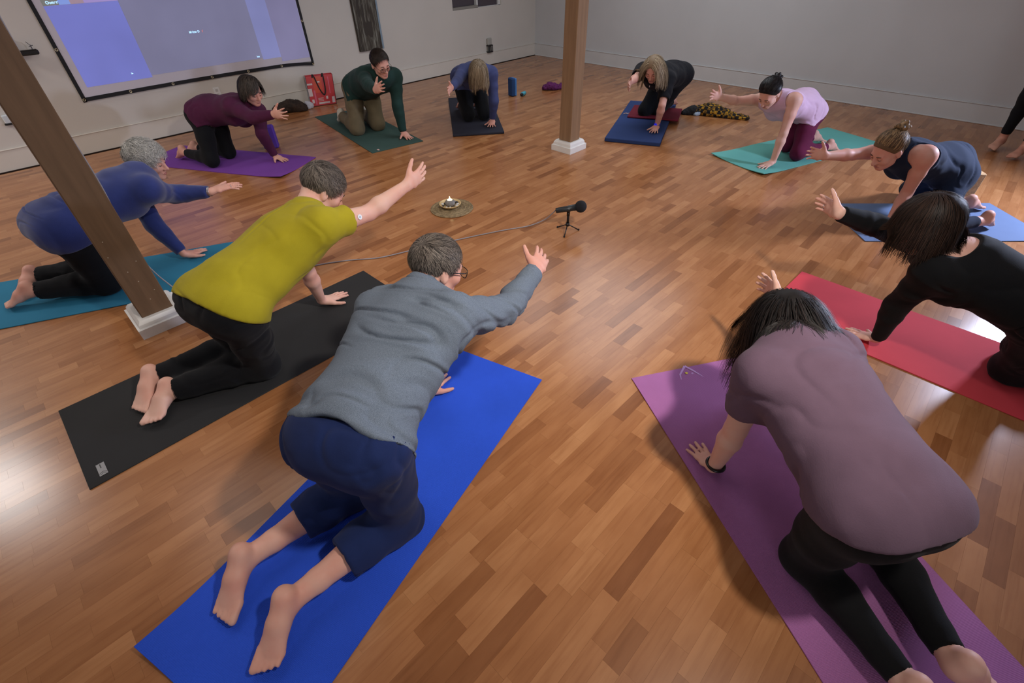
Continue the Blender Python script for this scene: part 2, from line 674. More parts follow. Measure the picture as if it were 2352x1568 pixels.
    def hand(F, S, palm, lm):
        g = F.P.append
        s = F.s
        w, t = F.j['wr' + S], F.j['tip' + S]
        f = nrm(t - w); th = F.thumb_side(S, palm)
        n = np.cross(th, f) * (1 if S == 'R' else -1)      # the way the palm faces
        L = np.linalg.norm(t - w)
        q = L / .185
        k0 = w + f * .095 * q
        flat = palm.get('flat' + S)
        part = 'hand' + S
        z0 = None
        if flat is not None:
            k0 = k0.copy(); k0[2] = flat + .018
        fp = nrm(k0 - w)
        ff = f.copy()
        if flat is not None:
            ff = nrm(np.array((f[0], f[1], -.05)))
        g(cap(part, w, lerp(w, k0, .45), (.029 * s, .021 * s), (.037 * s, .017 * s), th, k=.012, endmin=True))
        g(cap(part, lerp(w, k0, .45), lerp(w, k0, .93), (.037 * s, .017 * s), (.040 * s, .0135 * s), th, k=.01, endmin=True))
        sp = palm.get('spread' + S, 1.)
        cu = palm.get('curl' + S, .12)
        for i, (o, ln, r, an) in enumerate(((.029, .070, .0092, 9), (.0098, .079, .0095, 2.5), (-.0100, .073, .0090, -4), (-.028, .058, .0080, -12))):
            a = R_(an * sp)
            dirn = ff * math.cos(a) + th * math.sin(a)
            p = k0 + th * o * s - fp * (.004 if i in (0, 3) else 0)
            seg = (.45, .30, .25)
            for q_, fr in enumerate(seg):
                if flat is None:
                    dirn = nrm(dirn + n * cu * (1 + .25 * i))
                p1 = p + dirn * ln * q * fr
                if flat is not None:
                    p1[2] = flat + r * s * (1.0 - .08 * q_) + (.008, .003, .0)[q_]
                g(cap(part, p, p1, r * s * (1 - .07 * q_), r * s * (.95 - .07 * q_), k=.004))
                p = p1
        a0 = w + f * .022 * q + th * .018 * s + n * .004
        td = nrm(f * palm.get('tf', .62) + th * .80 + n * .12)
        a1 = a0 + td * .045 * q
        a2 = a1 + nrm(td + f * .30) * .034 * q
        a3 = a2 + nrm(td + f * .42) * .026 * q
        if flat is not None:
            a0[2] = flat + .030; a1[2] = flat + .020; a2[2] = flat + .014; a3[2] = flat + .012
        g(cap(part, a0, a1, .017 * s, .0125 * s, k=.015))
        g(cap(part, a1, a2, .0118 * s, .0105 * s, k=.004))
        g(cap(part, a2, a3, .0105 * s, .0085 * s, k=.004))
        F.knuckle = getattr(F, 'knuckle', {}); F.knuckle[S] = (k0, ff, th, n)

    def bounds(F, parts=None, off=0., pad=.02):
        lo = np.full(3, 9.); hi = np.full(3, -9.)
        for p in F.P:
            if parts and p['part'] not in parts:
                continue
            if p['t'] == 'c':
                r = max(p['ra'] + p['rb']) + off + pad
                lo = np.minimum(lo, np.minimum(p['a'], p['b']) - r); hi = np.maximum(hi, np.maximum(p['a'], p['b']) + r)
            else:
                r = max(p['r']) + off + pad
                lo = np.minimum(lo, p['c'] - r); hi = np.maximum(hi, p['c'] + r)
        return lo, hi

    def body(F, h, floor=0.005):
        lo, hi = F.bounds()
        fl = Field(lo, hi, h)
        order = ['pelvis', 'torso', 'butt', 'thighL', 'thighR', 'shinL', 'shinR', 'footL', 'footR', 'armL', 'armR', 'foreL', 'foreR', 'neck', 'head']
        rest = [p for p in F.P if p['part'] not in order]
        for part in order:
            for p in F.P:
                if p['part'] == part:
                    fl.add(p)
        # fingers of one hand must not melt together: build each hand apart and join it at the wrist
        for S in 'LR':
            for p in rest:
                if p['part'] == 'hand' + S:
                    fl.add(p)
        for op in F.post:
            if op[0] == 'add':
                fl.add(op[1])
            else:
                fl.sub(op[1], k=op[2])
        fl.cut(np.array((0, 0, floor)), np.array((0, 0, -1.)))
        return fl.mesh()

    def garment(F, spec, h, floor=0.005):
        """spec: trunk [(parts, offset)] trimmed by cuts, then limbs [(part, offset, (point, normal, mouth radius) or None)]"""
        names = [q for ps, _ in spec['trunk'] for q in ps] + [l[0] for l in spec['limbs']]
        mx = max([o for _, o in spec['trunk']] + [l[1] for l in spec['limbs']])
        lo, hi = F.bounds(names, mx)
        fl = Field(lo, hi, h)
        k = spec.get('k', .025)
        for ps, off in spec['trunk']:
            for part in ps:
                for p in F.P:
                    if p['part'] == part:
                        fl.add(p, off, max(p['k'], spec.get('kt', k)))
        for p in spec.get('extra', []):
            fl.add(p)
        for p, n in spec.get('cuts', []):
            fl.cut(p, n)
        for p, kk in spec.get('subs', []):
            fl.sub(p, k=kk)
        for part, off, lc in spec['limbs']:
            l2, h2 = F.bounds([part], off)
            i0 = np.round((l2 - fl.lo) / h).astype(int)
            f2 = Field(fl.lo + i0 * h, h2, h)
            for p in F.P:
                if p['part'] == part:
                    f2.add(p, off)
            if lc:
                rin = None
                if isinstance(lc, list):
                    for pt, n in lc:
                        f2.cut(pt, n)
                else:
                    pt, n, rin = lc
                    f2.cut(pt, n)
                if rin:                               # hollow mouth of the sleeve
                    f2.sub(cap('x', pt - n * .035, pt + n * .05, rin), k=.004)
            a = np.maximum(i0, 0); b_ = np.minimum(i0 + np.array(f2.d.shape), fl.n)
            sa = tuple(slice(x, y) for x, y in zip(a, b_)); sb = tuple(slice(x - z, y - z) for x, y, z in zip(a, b_, i0))
            A = fl.d[sa]; B = f2.d[sb]
            kk = .055 if part[:5] == 'thigh' else k
            hh = np.maximum(kk - np.abs(A - B), 0) / kk
            fl.d[sa] = np.minimum(A, B) - hh * hh * kk * .25
        fl.cut(np.array((0, 0, floor)), np.array((0, 0, -1.)))
        return (*fl.mesh(), fl)


# hair as many fine locks that grow from the scalp
def strand_mesh(pts, r, tone, c):
    """pts (N,n,3), r (n,): flat tapered locks that lie on the head around c -> vertices, quads, tone per vertex"""
    N, n, _ = pts.shape
    d = np.zeros_like(pts)
    d[:, 1:-1] = pts[:, 2:] - pts[:, :-2]; d[:, 0] = pts[:, 1] - pts[:, 0]; d[:, -1] = pts[:, -1] - pts[:, -2]
    d /= np.linalg.norm(d, axis=2)[..., None] + 1e-9
    s = np.cross(d, pts - c); s /= np.linalg.norm(s, axis=2)[..., None] + 1e-9
    w = r[None, :, None] * s
    V = np.stack([pts - w, pts + w], 2).reshape(-1, 3)
    base = (np.arange(N)[:, None] * n + np.arange(n - 1)[None, :]) * 2
    Q = np.stack([base, base + 1, base + 3, base + 2], -1).reshape(-1, 4)
    return V, Q, np.repeat(tone, n * 2)


def fib(n):
    i = np.arange(n) + .5
    ph = np.arccos(1 - 2 * i / n); th = math.pi * (1 + 5 ** .5) * i
    return np.stack([np.cos(th) * np.sin(ph), np.sin(th) * np.sin(ph), np.cos(ph)], 1)


def hair(F, style, m, parent, n=1200, seed=1, length=.05, rad=.0016, part=0., thick=.012, steps=7, bun=None, sweep=0., gk=None, curl=0., drape=False):
    """head-local frame x right, y forward, z up; gravity from the world"""
    rg = np.random.default_rng(seed)
    rt, fd, upw = F.hd
    M = np.stack([rt, fd, upw], 0)                       # local = M @ world
    grav = M @ np.array((0, 0, -1.))
    c = np.array((0, -.012, .028)); rad_e = np.array((.0775, .097, .089))
    short = style == 'short'
    # base cap under the locks
    f = Field(np.array((-.14, -.17, -.16)), np.array((.14, .15, .17)), .005)
    f.add(ell('h', c + np.array((0, -.004, .004)), AX, rad_e + thick * (.40 if short else .6), .02))
    if not short and style != 'bun':
        f.add(cap('h', c + np.array((0, -.046, -.03)), c + np.array((0, -.046, -.066)), (.062, .042), (.054, .034), AX[0], k=.03))
    f.cut(np.array((0, .060, .068)), nrm((0, .80, -.60)))
    if short or style == 'bun':
        f.cut(np.array((0, 0, -.022)), nrm((0, .55, -1.)))
    else:
        f.cut(np.array((0, 0, -.075)), nrm((0, .2, -.85)))
    f.cut(np.array((0, .028, -.0)), nrm((0, .86, -.50)))
    for sx in (-1, 1):
        f.sub(ell('h', np.array((.086 * sx, .004, -.026)), AX, (.03, .032, .036)), k=.008)
    V, Q = f.mesh()
    V = smooth_mesh(V, Q, 2)
    W = F.H + F.hs * (V @ M)
    base = mk('hair', W, Q, m, parent, True)
    at = base.data.attributes.new('tone', 'FLOAT', 'POINT')
    at.data.foreach_set('value', np.full(len(W), .3, dtype=np.float32))
    # things the locks must not enter: neck, shoulders, back, in head space
    tl = lambda p: (M @ (np.asarray(p, float) - F.H)) / F.hs
    sL, sR = F.j['shL'], F.j['shR']
    caps = [(tl(F.N), tl(F.T(0, -.03, -.05)), .064), (tl(lerp(F.A1, sL, .8)), tl(lerp(F.A1, sR, .8)), .095), (tl(F.A1), tl(lerp(F.A0, F.A1, .6)), .128), (tl(sR), tl(F.j['elR']), .07)]
    # roots
    u = fib(int(n * 1.9))
    p = c + u * rad_e
    y, z, x = p[:, 1], p[:, 2], p[:, 0]
    keep = (z > .80 / .60 * (y - .060) + .066) & ((y < .028) | (z > (y - .028) * 1.72))
    keep &= ~((np.abs(x) > .052) & (y > -.024) & (z < .006))
    keep &= (z > .55 * y - .020) if (short or style == 'bun') else (z > .2 / .85 * y - .055)
    p = p[keep]; u = u[keep]
    N = len(p)
    jit = rg.normal(0, 1, (N, 3))
    pts = [p.copy()]
    q = p + u * thick * .3
    L = length * rg.uniform(.72, 1.12, N)
    if short:
        L = L * np.clip((p[:, 2] + .075) / .11, .30, 1.0)
        whorl = np.array((.012, -.078, .075))
        dirn = p - whorl
        dirn[:, 0] += np.where(p[:, 1] > .02, .10 + sweep, 0)
        dirn[:, 2] += np.where(p[:, 1] > .02, .05, 0)
    elif style == 'bun':
        dirn = bun - p
    elif part is None:
        dirn = p - np.array((.0, -.045, .112))
    else:
        dirn = np.stack([np.sign(p[:, 0] - part + 1e-4) * .9, np.full(N, -.30), np.zeros(N)], 1)
    dirn /= np.linalg.norm(dirn, axis=1)[:, None] + 1e-9
    dirn += jit * (.25 if short else .03)
    st = (L / steps)[:, None]
    vel = dirn
    if gk is None:
        gk = {'short': .06, 'bob': .40, 'long': .36, 'bun': 0}[style]
    gv = np.tile(grav, (N, 1))
    if drape:                                             # locks from the back of the head lie on the shoulders
        bk = (p[:, 1] < .0) & (rg.uniform(0, 1, N) < .85)
        gv[bk] = M @ nrm(-F.d * .80 + np.array((0, 0, -.62)))
        gv[bk] += rg.normal(0, .07, (bk.sum(), 3))
    thz = lambda zz: thick * (np.clip((zz + .05) / .09, .12, 1) if short else 1.0)
    for k in range(steps):
        er = rad_e + (thz(q[:, 2])[:, None] if short else thick)
        nn = (q - c) / er ** 2; nn /= np.linalg.norm(nn, axis=1)[:, None]
        nr = np.linalg.norm((q - c) / er, axis=1)
        if style == 'bun':
            vel = bun - q
            dist = np.linalg.norm(vel, axis=1)[:, None]
            vel = vel / (dist + 1e-6)
            stp = np.minimum(st, dist)
        else:
            vel = vel * (1 - gk) + gv * gk
            stp = st
        tn = (vel * nn).sum(1)
        near = nr < 1.06
        vel = np.where((near & (tn < 0))[:, None], vel - tn[:, None] * nn, vel)
        if short:
            vel = vel - (vel * nn).sum(1)[:, None] * nn * .85 + nn * .03
        vel = vel + rg.normal(0, .05 if short else .018, (N, 3))
        vel /= np.linalg.norm(vel, axis=1)[:, None] + 1e-9
        q = q + vel * stp
        nr = np.linalg.norm((q - c) / er, axis=1)
        q = np.where((nr < 1.0)[:, None], c + (q - c) / np.maximum(nr, 1e-3)[:, None], q)
        if style in ('bob', 'long'):
            fc = (q[:, 1] > .04) & (np.abs(q[:, 0]) < .062) & (q[:, 2] < .040)
            q[:, 0] = np.where(fc, np.where(q[:, 0] >= 0, .064, -.064), q[:, 0])
            for a, b, r in caps:
                ab = b - a
                t = np.clip(((q - a) @ ab) / (ab @ ab), 0, 1)
                v = q - (a + t[:, None] * ab)
                d_ = np.linalg.norm(v, axis=1)
                q = np.where((d_ < r)[:, None], q + v / (d_[:, None] + 1e-6) * (r - d_)[:, None], q)
        pts.append(q.copy())
    pts = np.stack(pts, 1)
    if curl:
        ph = rg.uniform(0, 6.28, (N, 1, 3)); kk = np.arange(steps + 1)[None, :, None] / steps
        pts = pts + curl * kk * np.sin(ph + kk * 9) * .8
    elif style != 'bun' and not short:
        ph = rg.uniform(0, 6.28, (N, 1, 3)); kk = np.arange(steps + 1)[None, :, None] / steps
        pts = pts + .004 * kk ** 2 * np.sin(ph + kk * 3)
    pts = F.H + F.hs * (pts @ M)
    pts[:, :, 2] = np.maximum(pts[:, :, 2], .02)
    tp = np.linspace(1, .35, steps + 1) * rad
    tone = rg.uniform(0, 1, N)
    V, Q, T = strand_mesh(pts, tp, tone, F.H)
    o = mk('hair_locks', V, Q, m, base, False)
    at = o.data.attributes.new('tone', 'FLOAT', 'POINT')
    at.data.foreach_set('value', T.astype(np.float32))
    o['kind'] = 'stuff'
    if style == 'bun':
        f = Field(np.array((-.06, -.06, -.06)), np.array((.06, .06, .06)), .004)
        for k in range(14):
            a = k * 1.7; b = a + 1.5
            P = lambda t, r: np.array((math.cos(t) * r, math.sin(t * 1.3) * r * .8, math.sin(t) * r))
            f.add(cap('h', P(a, .016), P(b, .024), .012, .010, k=.004))
        V, Q = f.mesh()
        V = F.H + F.hs * ((V * 1.3 + bun + nrm(bun - c) * .020) @ M)
        b = mk('hair_bun', V, Q, m, base, True)
        at = b.data.attributes.new('tone', 'FLOAT', 'POINT')
        at.data.foreach_set('value', (.5 + .5 * npnoise(V * 90)).astype(np.float32))
    return base


def hair_mat(name, c0, c1, rough=.55):
    t = NT(name)
    at = t.n('ShaderNodeAttribute'); at.attribute_name = 'tone'
    r = t.ramp(at, 'Fac', [(.1, hexc(c0)), (.9, hexc(c1))])
    t.l(r, 'Color', t.b, 'Base Color')
    t.b.inputs['Roughness'].default_value = rough
    t.b.inputs['Specular IOR Level'].default_value = .25
    return t.m


def skin_mat(name, c):
    t = NT(name)
    mp = t.coords()
    nz = t.noise(mp, 9, 4)
    c = hexc(c)
    red = (c[0] * .98, c[1] * .82, c[2] * .80)
    r = t.ramp(nz, 'Fac', [(.35, red), (.65, c)])
    t.l(r, 'Color', t.b, 'Base Color')
    t.b.inputs['Roughness'].default_value = .55
    t.b.inputs['Specular IOR Level'].default_value = .35
    t.b.inputs['Subsurface Weight'].default_value = .12
    t.b.inputs['Subsurface Radius'].default_value = (.012, .005, .003)
    n2 = t.noise(mp, 160, 2)
    t.bump(n2, 'Fac', .12, .001)
    return t.m


METAL = mat('silver', 'c8c8cc', .25, metal=1)
GOLD = mat('gold', 'd0a850', .25, metal=1)
BLACKP = mat('black_plastic', '0d0d0f', .35)


# ---------------------------------------------------------------- the room
LWY, RWX, CEIL = 6.911, 7.70, 2.9
X0, Y0 = -3.2, -3.6
WALL = mat('wall_paint', 'cbc6be', .75, var=.03, scale=1.5, bump=.05, bscale=60)
WALLR = mat('wall_paint_right', 'c4c5c6', .75, var=.03, scale=1.5, bump=.05, bscale=60)
TRIM = mat('trim_paint', 'd2ccc2', .5, var=.03, scale=3)
TRIMR = mat('trim_paint_right', 'c9c9c8', .5, var=.03, scale=3)
CEILM = mat('ceiling_paint', 'd0ccc4', .9)
SUB = mat('subfloor', '4a2c18', .8)


def struct(name, mb, m, parent=None):
    o = mb.build(name, m, parent)
    if parent is None:
        o['kind'] = 'structure'
    return o


floor = struct('floor', MB().box((X0, Y0, -.12), (RWX + .1, LWY + .1, -.0045)), SUB)
struct('ceiling', MB().box((X0, Y0, CEIL), (RWX + .1, LWY + .1, CEIL + .1)), CEILM)
WX0, WX1, WZ0, WZ1 = 5.772, 6.835, .842, 1.85
wl = MB()
wl.box((X0, LWY, -.0045), (WX0, LWY + .12, CEIL)).box((WX1, LWY, -.0045), (RWX + .1, LWY + .12, CEIL))
wl.box((WX0, LWY, -.0045), (WX1, LWY + .12, WZ0)).box((WX0, LWY, WZ1), (WX1, LWY + .12, CEIL))
struct('wall_left', wl, WALL)
struct('wall_right', MB().box((RWX, Y0, -.0045), (RWX + .1, LWY, CEIL)), WALLR)
struct('wall_near', MB().box((X0, Y0 - .1, -.0045), (RWX + .1, Y0, CEIL)), WALL)
struct('wall_far_left', MB().box((X0 - .1, Y0, -.0045), (X0, LWY, CEIL)), WALL)
for nm, lo, hi in (('baseboard_left', (X0, LWY - .016, .0), (RWX, LWY, .190)), ('baseboard_right', (RWX - .016, Y0, .0), (RWX, LWY - .016, .190))):
    b = struct(nm, MB().bbox(lo, hi, .004), TRIM if nm == 'baseboard_left' else TRIMR)
    if nm == 'baseboard_left':
        MB().bbox((X0, LWY - .022, .188), (RWX - .016, LWY, .197), .003).build('cap_moulding', TRIM, b)
        MB().box((X0, LWY - .019, 0), (RWX - .016, LWY - .012, .008)).build('gap_shade_strip', mat('gap_shadow', '2a1a10', .9), b)  # solid dark strip that paints the shade along the baseboard's foot
    else:
        MB().bbox((RWX - .022, Y0, .188), (RWX, LWY - .022, .197), .003).build('cap_moulding', TRIMR, b)
        MB().bbox((RWX - .026, Y0, 0), (RWX - .016, LWY - .022, .014), .003).build('shoe_moulding', TRIMR, b)

# window in the left wall
WHITE = mat('white_paint', 'd8d8d6', .45)
win = tag(empty('window_1', ((WX0 + WX1) / 2, LWY, WZ0)), kind='structure')
hw = (WX1 - WX0) / 2; hh = WZ1 - WZ0
fr = MB()
fr.box((-hw, .02, 0), (-hw + .012, .12, hh)).box((hw - .05, .02, 0), (hw, .12, hh)).box((-hw, .02, 0), (hw, .12, .006)).box((-hw, .02, hh - .05), (hw, .12, hh))
fr.build('frame', WHITE, win)
MB().bbox((-hw + .012, .005, .0), (.015, .10, .035), .004).build('sill', mat('sill_shadow', '8a867f', .6), win)
MB().bbox((-.01, .015, .0), (.022, .09, hh), .004).build('mullion', WHITE, win)
GLS = NT('night_glass')
GLS.b.inputs['Base Color'].default_value = (*hexc('4a4148'), 1)
GLS.b.inputs['Roughness'].default_value = .12
GLS.b.inputs['Specular IOR Level'].default_value = .6
MB().box((-hw + .012, .07, .03), (-.01, .08, hh - .05)).build('pane', GLS.m, win)
MB().box((.022, .05, .006), (hw - .05, .06, hh - .05)).build('pane', GLS.m, win)

# ---------------------------------------------------------------- strip floor
PW = .0605
FT = NT('laminate')
at = FT.n('ShaderNodeAttribute'); at.attribute_name = 'tone'
geo = FT.n('ShaderNodeNewGeometry')
off = FT.n('ShaderNodeVectorMath', operation='MULTIPLY_ADD')
cx = FT.n('ShaderNodeCombineXYZ')
FT.l(at, 'Fac', cx, 'X'); FT.l(at, 'Fac', cx, 'Z')
FT.l(cx, 'Vector', off, 0); off.inputs[1].default_value = (37, 0, 91)
FT.l(geo, 'Position', off, 2)
mp = FT.n('ShaderNodeMapping'); mp.inputs['Scale'].default_value = (2.2, 34, 1)
FT.l(off, 'Vector', mp, 'Vector')
gr = FT.noise(mp, 1.6, 5, .6)
mp2 = FT.n('ShaderNodeMapping'); mp2.inputs['Scale'].default_value = (5, 14, 1)
FT.l(off, 'Vector', mp2, 'Vector')
blot = FT.noise(mp2, 1.0, 3, .5)
tone = FT.ramp(at, 'Fac', [(0, hexc('8c5a36')), (.25, hexc('9f6a41')), (.6, hexc('ab754b')), (1, hexc('b88357'))])
grr = FT.ramp(gr, 'Fac', [(.30, (.80, .73, .67)), (.52, (1, 1, 1)), (.75, (1.0, .97, .94))])
mx = FT.n('ShaderNodeMix', data_type='RGBA', blend_type='MULTIPLY')
mx.inputs['Factor'].default_value = .75
FT.t.links.new(tone.outputs['Color'], mx.inputs[6]); FT.t.links.new(grr.outputs['Color'], mx.inputs[7])
br = FT.ramp(blot, 'Fac', [(.35, (.84, .78, .72)), (.65, (1, 1, 1))])
mx2 = FT.n('ShaderNodeMix', data_type='RGBA', blend_type='MULTIPLY')
mx2.inputs['Factor'].default_value = .8
FT.t.links.new(mx.outputs[2], mx2.inputs[6]); FT.t.links.new(br.outputs['Color'], mx2.inputs[7])
FT.t.links.new(mx2.outputs[2], FT.b.inputs['Base Color'])
FT.b.inputs['Roughness'].default_value = .24
FT.b.inputs['Specular IOR Level'].default_value = .55
FT.bump(gr, 'Fac', .05, .0006)
PLANKM = FT.m

strips = []
rr = random.Random(11)
ny = int((LWY - .02 - (-2.9)) / PW)
for j in range(ny):
    y = -2.9 + j * PW + .021
    x = X0 + rr.uniform(-.4, 0)
    while x < RWX - .03:
        Ln = rr.choice((.17, .20, .24, .27, .31, .35, .40, .46)) * rr.uniform(.95, 1.05)
        t = min(1, max(0, rr.gauss(.55, .24)))
        if rr.random() < .05:
            t = rr.uniform(0, .12)
        x1 = min(x + Ln, RWX - .02)
        if x1 - max(x, X0) > .02:
            strips.append((max(x, X0), x1, y, min(y + PW, LWY - .016), t))
        x += Ln


def px_area(s):
    cx_, cy_ = (s[0] + s[1]) / 2, (s[2] + s[3]) / 2
    p = np.array((cx_, cy_, -CAM_H))
    z = p @ CAM_F
    if z < .3:
        return 0
    u = 1176 + FPX * (p @ CAM_R) / z; v = 784 - FPX * (p @ CAM_U) / z
    if not (-40 < u < 2392 and -20 < v < 1590):
        return 0
    return (s[1] - s[0]) * (s[3] - s[2]) * CAM_H / z ** 3


strips.sort(key=px_area, reverse=True)


def strip_geo(mb, s, i):
    x0, x1, y0, y1, t = s
    c = .00013                                             # half a joint: the strips stand a hair apart over the dark subfloor
    zt = .0 - rr.uniform(0, .00015)
    mb.box((x0 + c, y0 + c, -.0045), (x1 - c, y1 - c, zt))


def set_tone(o, tones):
    a = o.data.attributes.new('tone', 'FLOAT', 'POINT')
    a.data.foreach_set('value', np.asarray(tones, dtype=np.float32))


for i, s in enumerate(strips[:300]):
    mb = MB(); strip_geo(mb, s, i)
    o = mb.build('floor_strip', PLANKM, floor)
    set_tone(o, [s[4]] * 8)
mb = MB(); tn = []
for i, s in enumerate(strips[300:]):
    strip_geo(mb, s, i); tn += [s[4]] * 8
o = mb.build('floor_strips', PLANKM, floor)
o['kind'] = 'stuff'
set_tone(o, tn)


# ---------------------------------------------------------------- posts
def post_mat(name, c):
    t = NT(name)
    mpp = t.coords(scale=(30, 30, 2.2))
    nz = t.noise(mpp, 1.2, 4, .6)
    c = hexc(c)
    r = t.ramp(nz, 'Fac', [(.3, tuple(x * .82 for x in c)), (.7, tuple(x * 1.08 for x in c))])
    t.l(r, 'Color', t.b, 'Base Color')
    t.b.inputs['Roughness'].default_value = .6
    t.b.inputs['Specular IOR Level'].default_value = .25
    t.bump(nz, 'Fac', .15, .001)
    return t.m


PLINTH = mat('plinth_paint', 'dcdad6', .45, var=.03, scale=6)


def post(cx_, cy_, w, dp, bw, bd, h1, h2, m, label):
    e = empty('timber_post', (cx_, cy_, 0), 0, label, 'post', 'boxed brown posts')
    MB().bbox((-w / 2, -dp / 2, .0), (w / 2, dp / 2, CEIL), .004).build('shaft', m, e)
    # mitred moulding round the foot, open in the middle
    prof_o = [(0, 0), (0, h1), (.012, h1 + .004), (.016, h2 - .018), (.030, h2), (.040, h2)]
    mb = MB()
    rings = []
    for ins, z in prof_o:
        x, y = bw / 2 - ins, bd / 2 - ins
        rings.append([(-x, -y, z), (x, -y, z), (x, y, z), (-x, y, z)])
    x, y = w / 2 + .001, dp / 2 + .001
    rings.append([(-x, -y, h2 - .001), (x, -y, h2 - .001), (x, y, h2 - .001), (-x, y, h2 - .001)])
    v = [p for r in rings for p in r]; f = []
    for i in range(len(rings) - 1):
        for k in range(4):
            a, b = i * 4 + k, i * 4 + (k + 1) % 4
            f.append((a, b, b + 4, a + 4))
    mb.add(v, f)
    mb.build('plinth', PLINTH, e)
    return e


pm1 = post_mat('brown_post', '6a523d')
pm2 = post_mat('tan_post', '8c6e52')
p1 = post(.118, 3.070, .158, .185, .262, .30, .058, .098, pm1, 'wide brown post at the left with a white plinth and a cable hanging beside it')
p2 = post(4.020, 3.118, .148, .150, .262, .25, .055, .100, pm2, 'slim tan post standing upright in the middle of the floor on a white plinth')
mb = MB()
for k in range(7):
    z = .18 + .06 * k + rr.uniform(-.02, .02)
    mb.tube([(-.01 + rr.uniform(-.05, .06), -.0925, z), (-.01 + rr.uniform(-.05, .06), -.0938, z)][:1] + [(rr.uniform(-.05, .06), -.0938, z)], .0, 3) if False else None
    x = rr.uniform(-.06, .06)
    mb.tube([(x, -.0915, z), (x, -.0937, z)], .0028, 6)
mb.build('nail_heads', mat('nail_pale', 'a89a88', .6), p1)['kind'] = 'stuff'

# thin grey cable that comes down beside the left post and crosses the floor to the microphone
CABLE = mat('cable_grey', '8d8a90', .5)


def spline(pts, n=8):
    pts = [np.array(p, float) for p in pts]
    out = []
    for i in range(len(pts) - 1):
        p0 = pts[max(i - 1, 0)]; p1 = pts[i]; p2 = pts[i + 1]; p3 = pts[min(i + 2, len(pts) - 1)]
        for k in range(n):
            t = k / n
            out.append(.5 * ((2 * p1) + (-p0 + p2) * t + (2 * p0 - 5 * p1 + 4 * p2 - p3) * t * t + (-p0 + 3 * p1 - 3 * p2 + p3) * t ** 3))
    out.append(pts[-1])
    return out



mb = MB().tube(spline([(.213, 3.057, 1.72), (.204, 3.066, 1.478), (.200, 3.070, 1.366), (.193, 3.079, 1.244), (.198, 3.073, 1.084), (.204, 3.066, .917), (.203, 3.067, .756), (.190, 3.082, .566), (.184, 3.087, .42), (.215, 3.09, .26), (.262, 3.06, .125), (.270, 2.98, .03), (.250, 2.895, .006), (.266, 2.884, .005), (.40, 2.90, .005), (.553, 2.93, .005),
    (.80, 2.96, .005), (1.019, 2.942, .005), (1.234, 2.825, .005), (1.399, 2.697, .005), (1.616, 2.611, .005), (1.907, 2.499, .005), (2.253, 2.348, .005), (2.440, 2.240, .010), (2.525, 2.150, .060), (2.525, 2.075, .135), (2.518, 2.043, .170)]), .0042, 6)
cb = tag(mb.build('cable', CABLE, None, True), 'thin grey cable hanging beside the left post and crossing the floor to the microphone', 'cable')
mb = MB().loop([(.236 + .012 * math.cos(a * math.pi / 8), 2.912, .024 + .016 * math.sin(a * math.pi / 8)) for a in range(16)], .003, 6)
mb.build('cable_ring', mat('ring_blue', '3c4a78', .4), cb)


# ---------------------------------------------------------------- projection screen on the left wall
SX0, SX1, SZ0, SZ1 = .722, 3.285, .493, 1.93
sc = empty('projection_screen', ((SX0 + SX1) / 2, LWY - .012, SZ0), 0, 'large white projection screen with a black border showing a blue video call', 'screen')
W2 = (SX1 - SX0) / 2; SH = SZ1 - SZ0
SCR = mat('screen_fabric', 'cbc6cf', .8)
MB().box((-W2 + .01, -.002, .01), (W2 - .01, .002, SH - .01)).build('fabric', SCR, sc)
WEB = mat('black_webbing', '101015', .75, var=.2, scale=80)
sag = lambda x: .0
bt = MB()
n_ = 40
v = []; f = []
for i in range(n_ + 1):
    x = -W2 + 2 * W2 * i / n_
    z = .030 * max(0, (x - W2 + .45) / .45) ** 2 * -1 + .012 * math.sin(math.pi * i / n_)
    if x > W2 - .05:
        pass
    for dz, dy in ((-.018, -.006), (.018, -.006), (.018, .001), (-.018, .001)):
        v.append((x, dy, z + dz + .004))
for i in range(n_):
    for k in range(4):
        a, b = i * 4 + k, i * 4 + (k + 1) % 4
        f.append((a, b, b + 4, a + 4))
bt.add(v, f).build('border', WEB, sc)
MB().bbox((-W2 - .012, -.006, -.02), (-W2 + .022, .001, SH), .002).build('border', WEB, sc)
MB().bbox((W2 - .022, -.006, -.03), (W2 + .010, .001, SH), .002).build('border', WEB, sc)
MB().bbox((-W2 - .012, -.006, SH - .03), (W2 + .010, .001, SH), .002).build('border', WEB, sc)
GROM = mat('grommet_brass', 'b9ad90', .4, metal=.6)
for i in range(7):
    x = -W2 + .004 + (2 * W2 - .008) * i / 6
    z = .004 - .030 * max(0, (x - W2 + .45) / .45) ** 2 + .012 * math.sin(math.pi * i / 6)
    MB().loop([(x + .010 * math.cos(a * math.pi / 8), -.0075, z + .010 * math.sin(a * math.pi / 8)) for a in range(16)], .004, 5).build('grommet', GROM, sc)
for x in (-W2 + .004, W2 - .006):
    for i in range(1, 4):
        z = SH * i / 3.2
        MB().loop([(x + .010 * math.cos(a * math.pi / 8), -.0075, z + .010 * math.sin(a * math.pi / 8)) for a in range(16)], .004, 5).build('grommet', GROM, sc)


def glow(name, c, s=1.0):
    m_ = NT(name)
    m_.b.inputs['Base Color'].default_value = (.10, .10, .115, 1)
    m_.b.inputs['Roughness'].default_value = .8
    m_.b.inputs['Specular IOR Level'].default_value = .1
    mpg = m_.coords('Object')
    nz = m_.noise(mpg, 1.6, 2)
    c = hexc(c)
    r = m_.ramp(nz, 'Fac', [(.3, tuple(x * .88 for x in c)), (.7, tuple(x * 1.08 for x in c))])
    m_.l(r, 'Color', m_.b, 'Emission Color')
    m_.b.inputs['Emission Strength'].default_value = s
    return m_.m


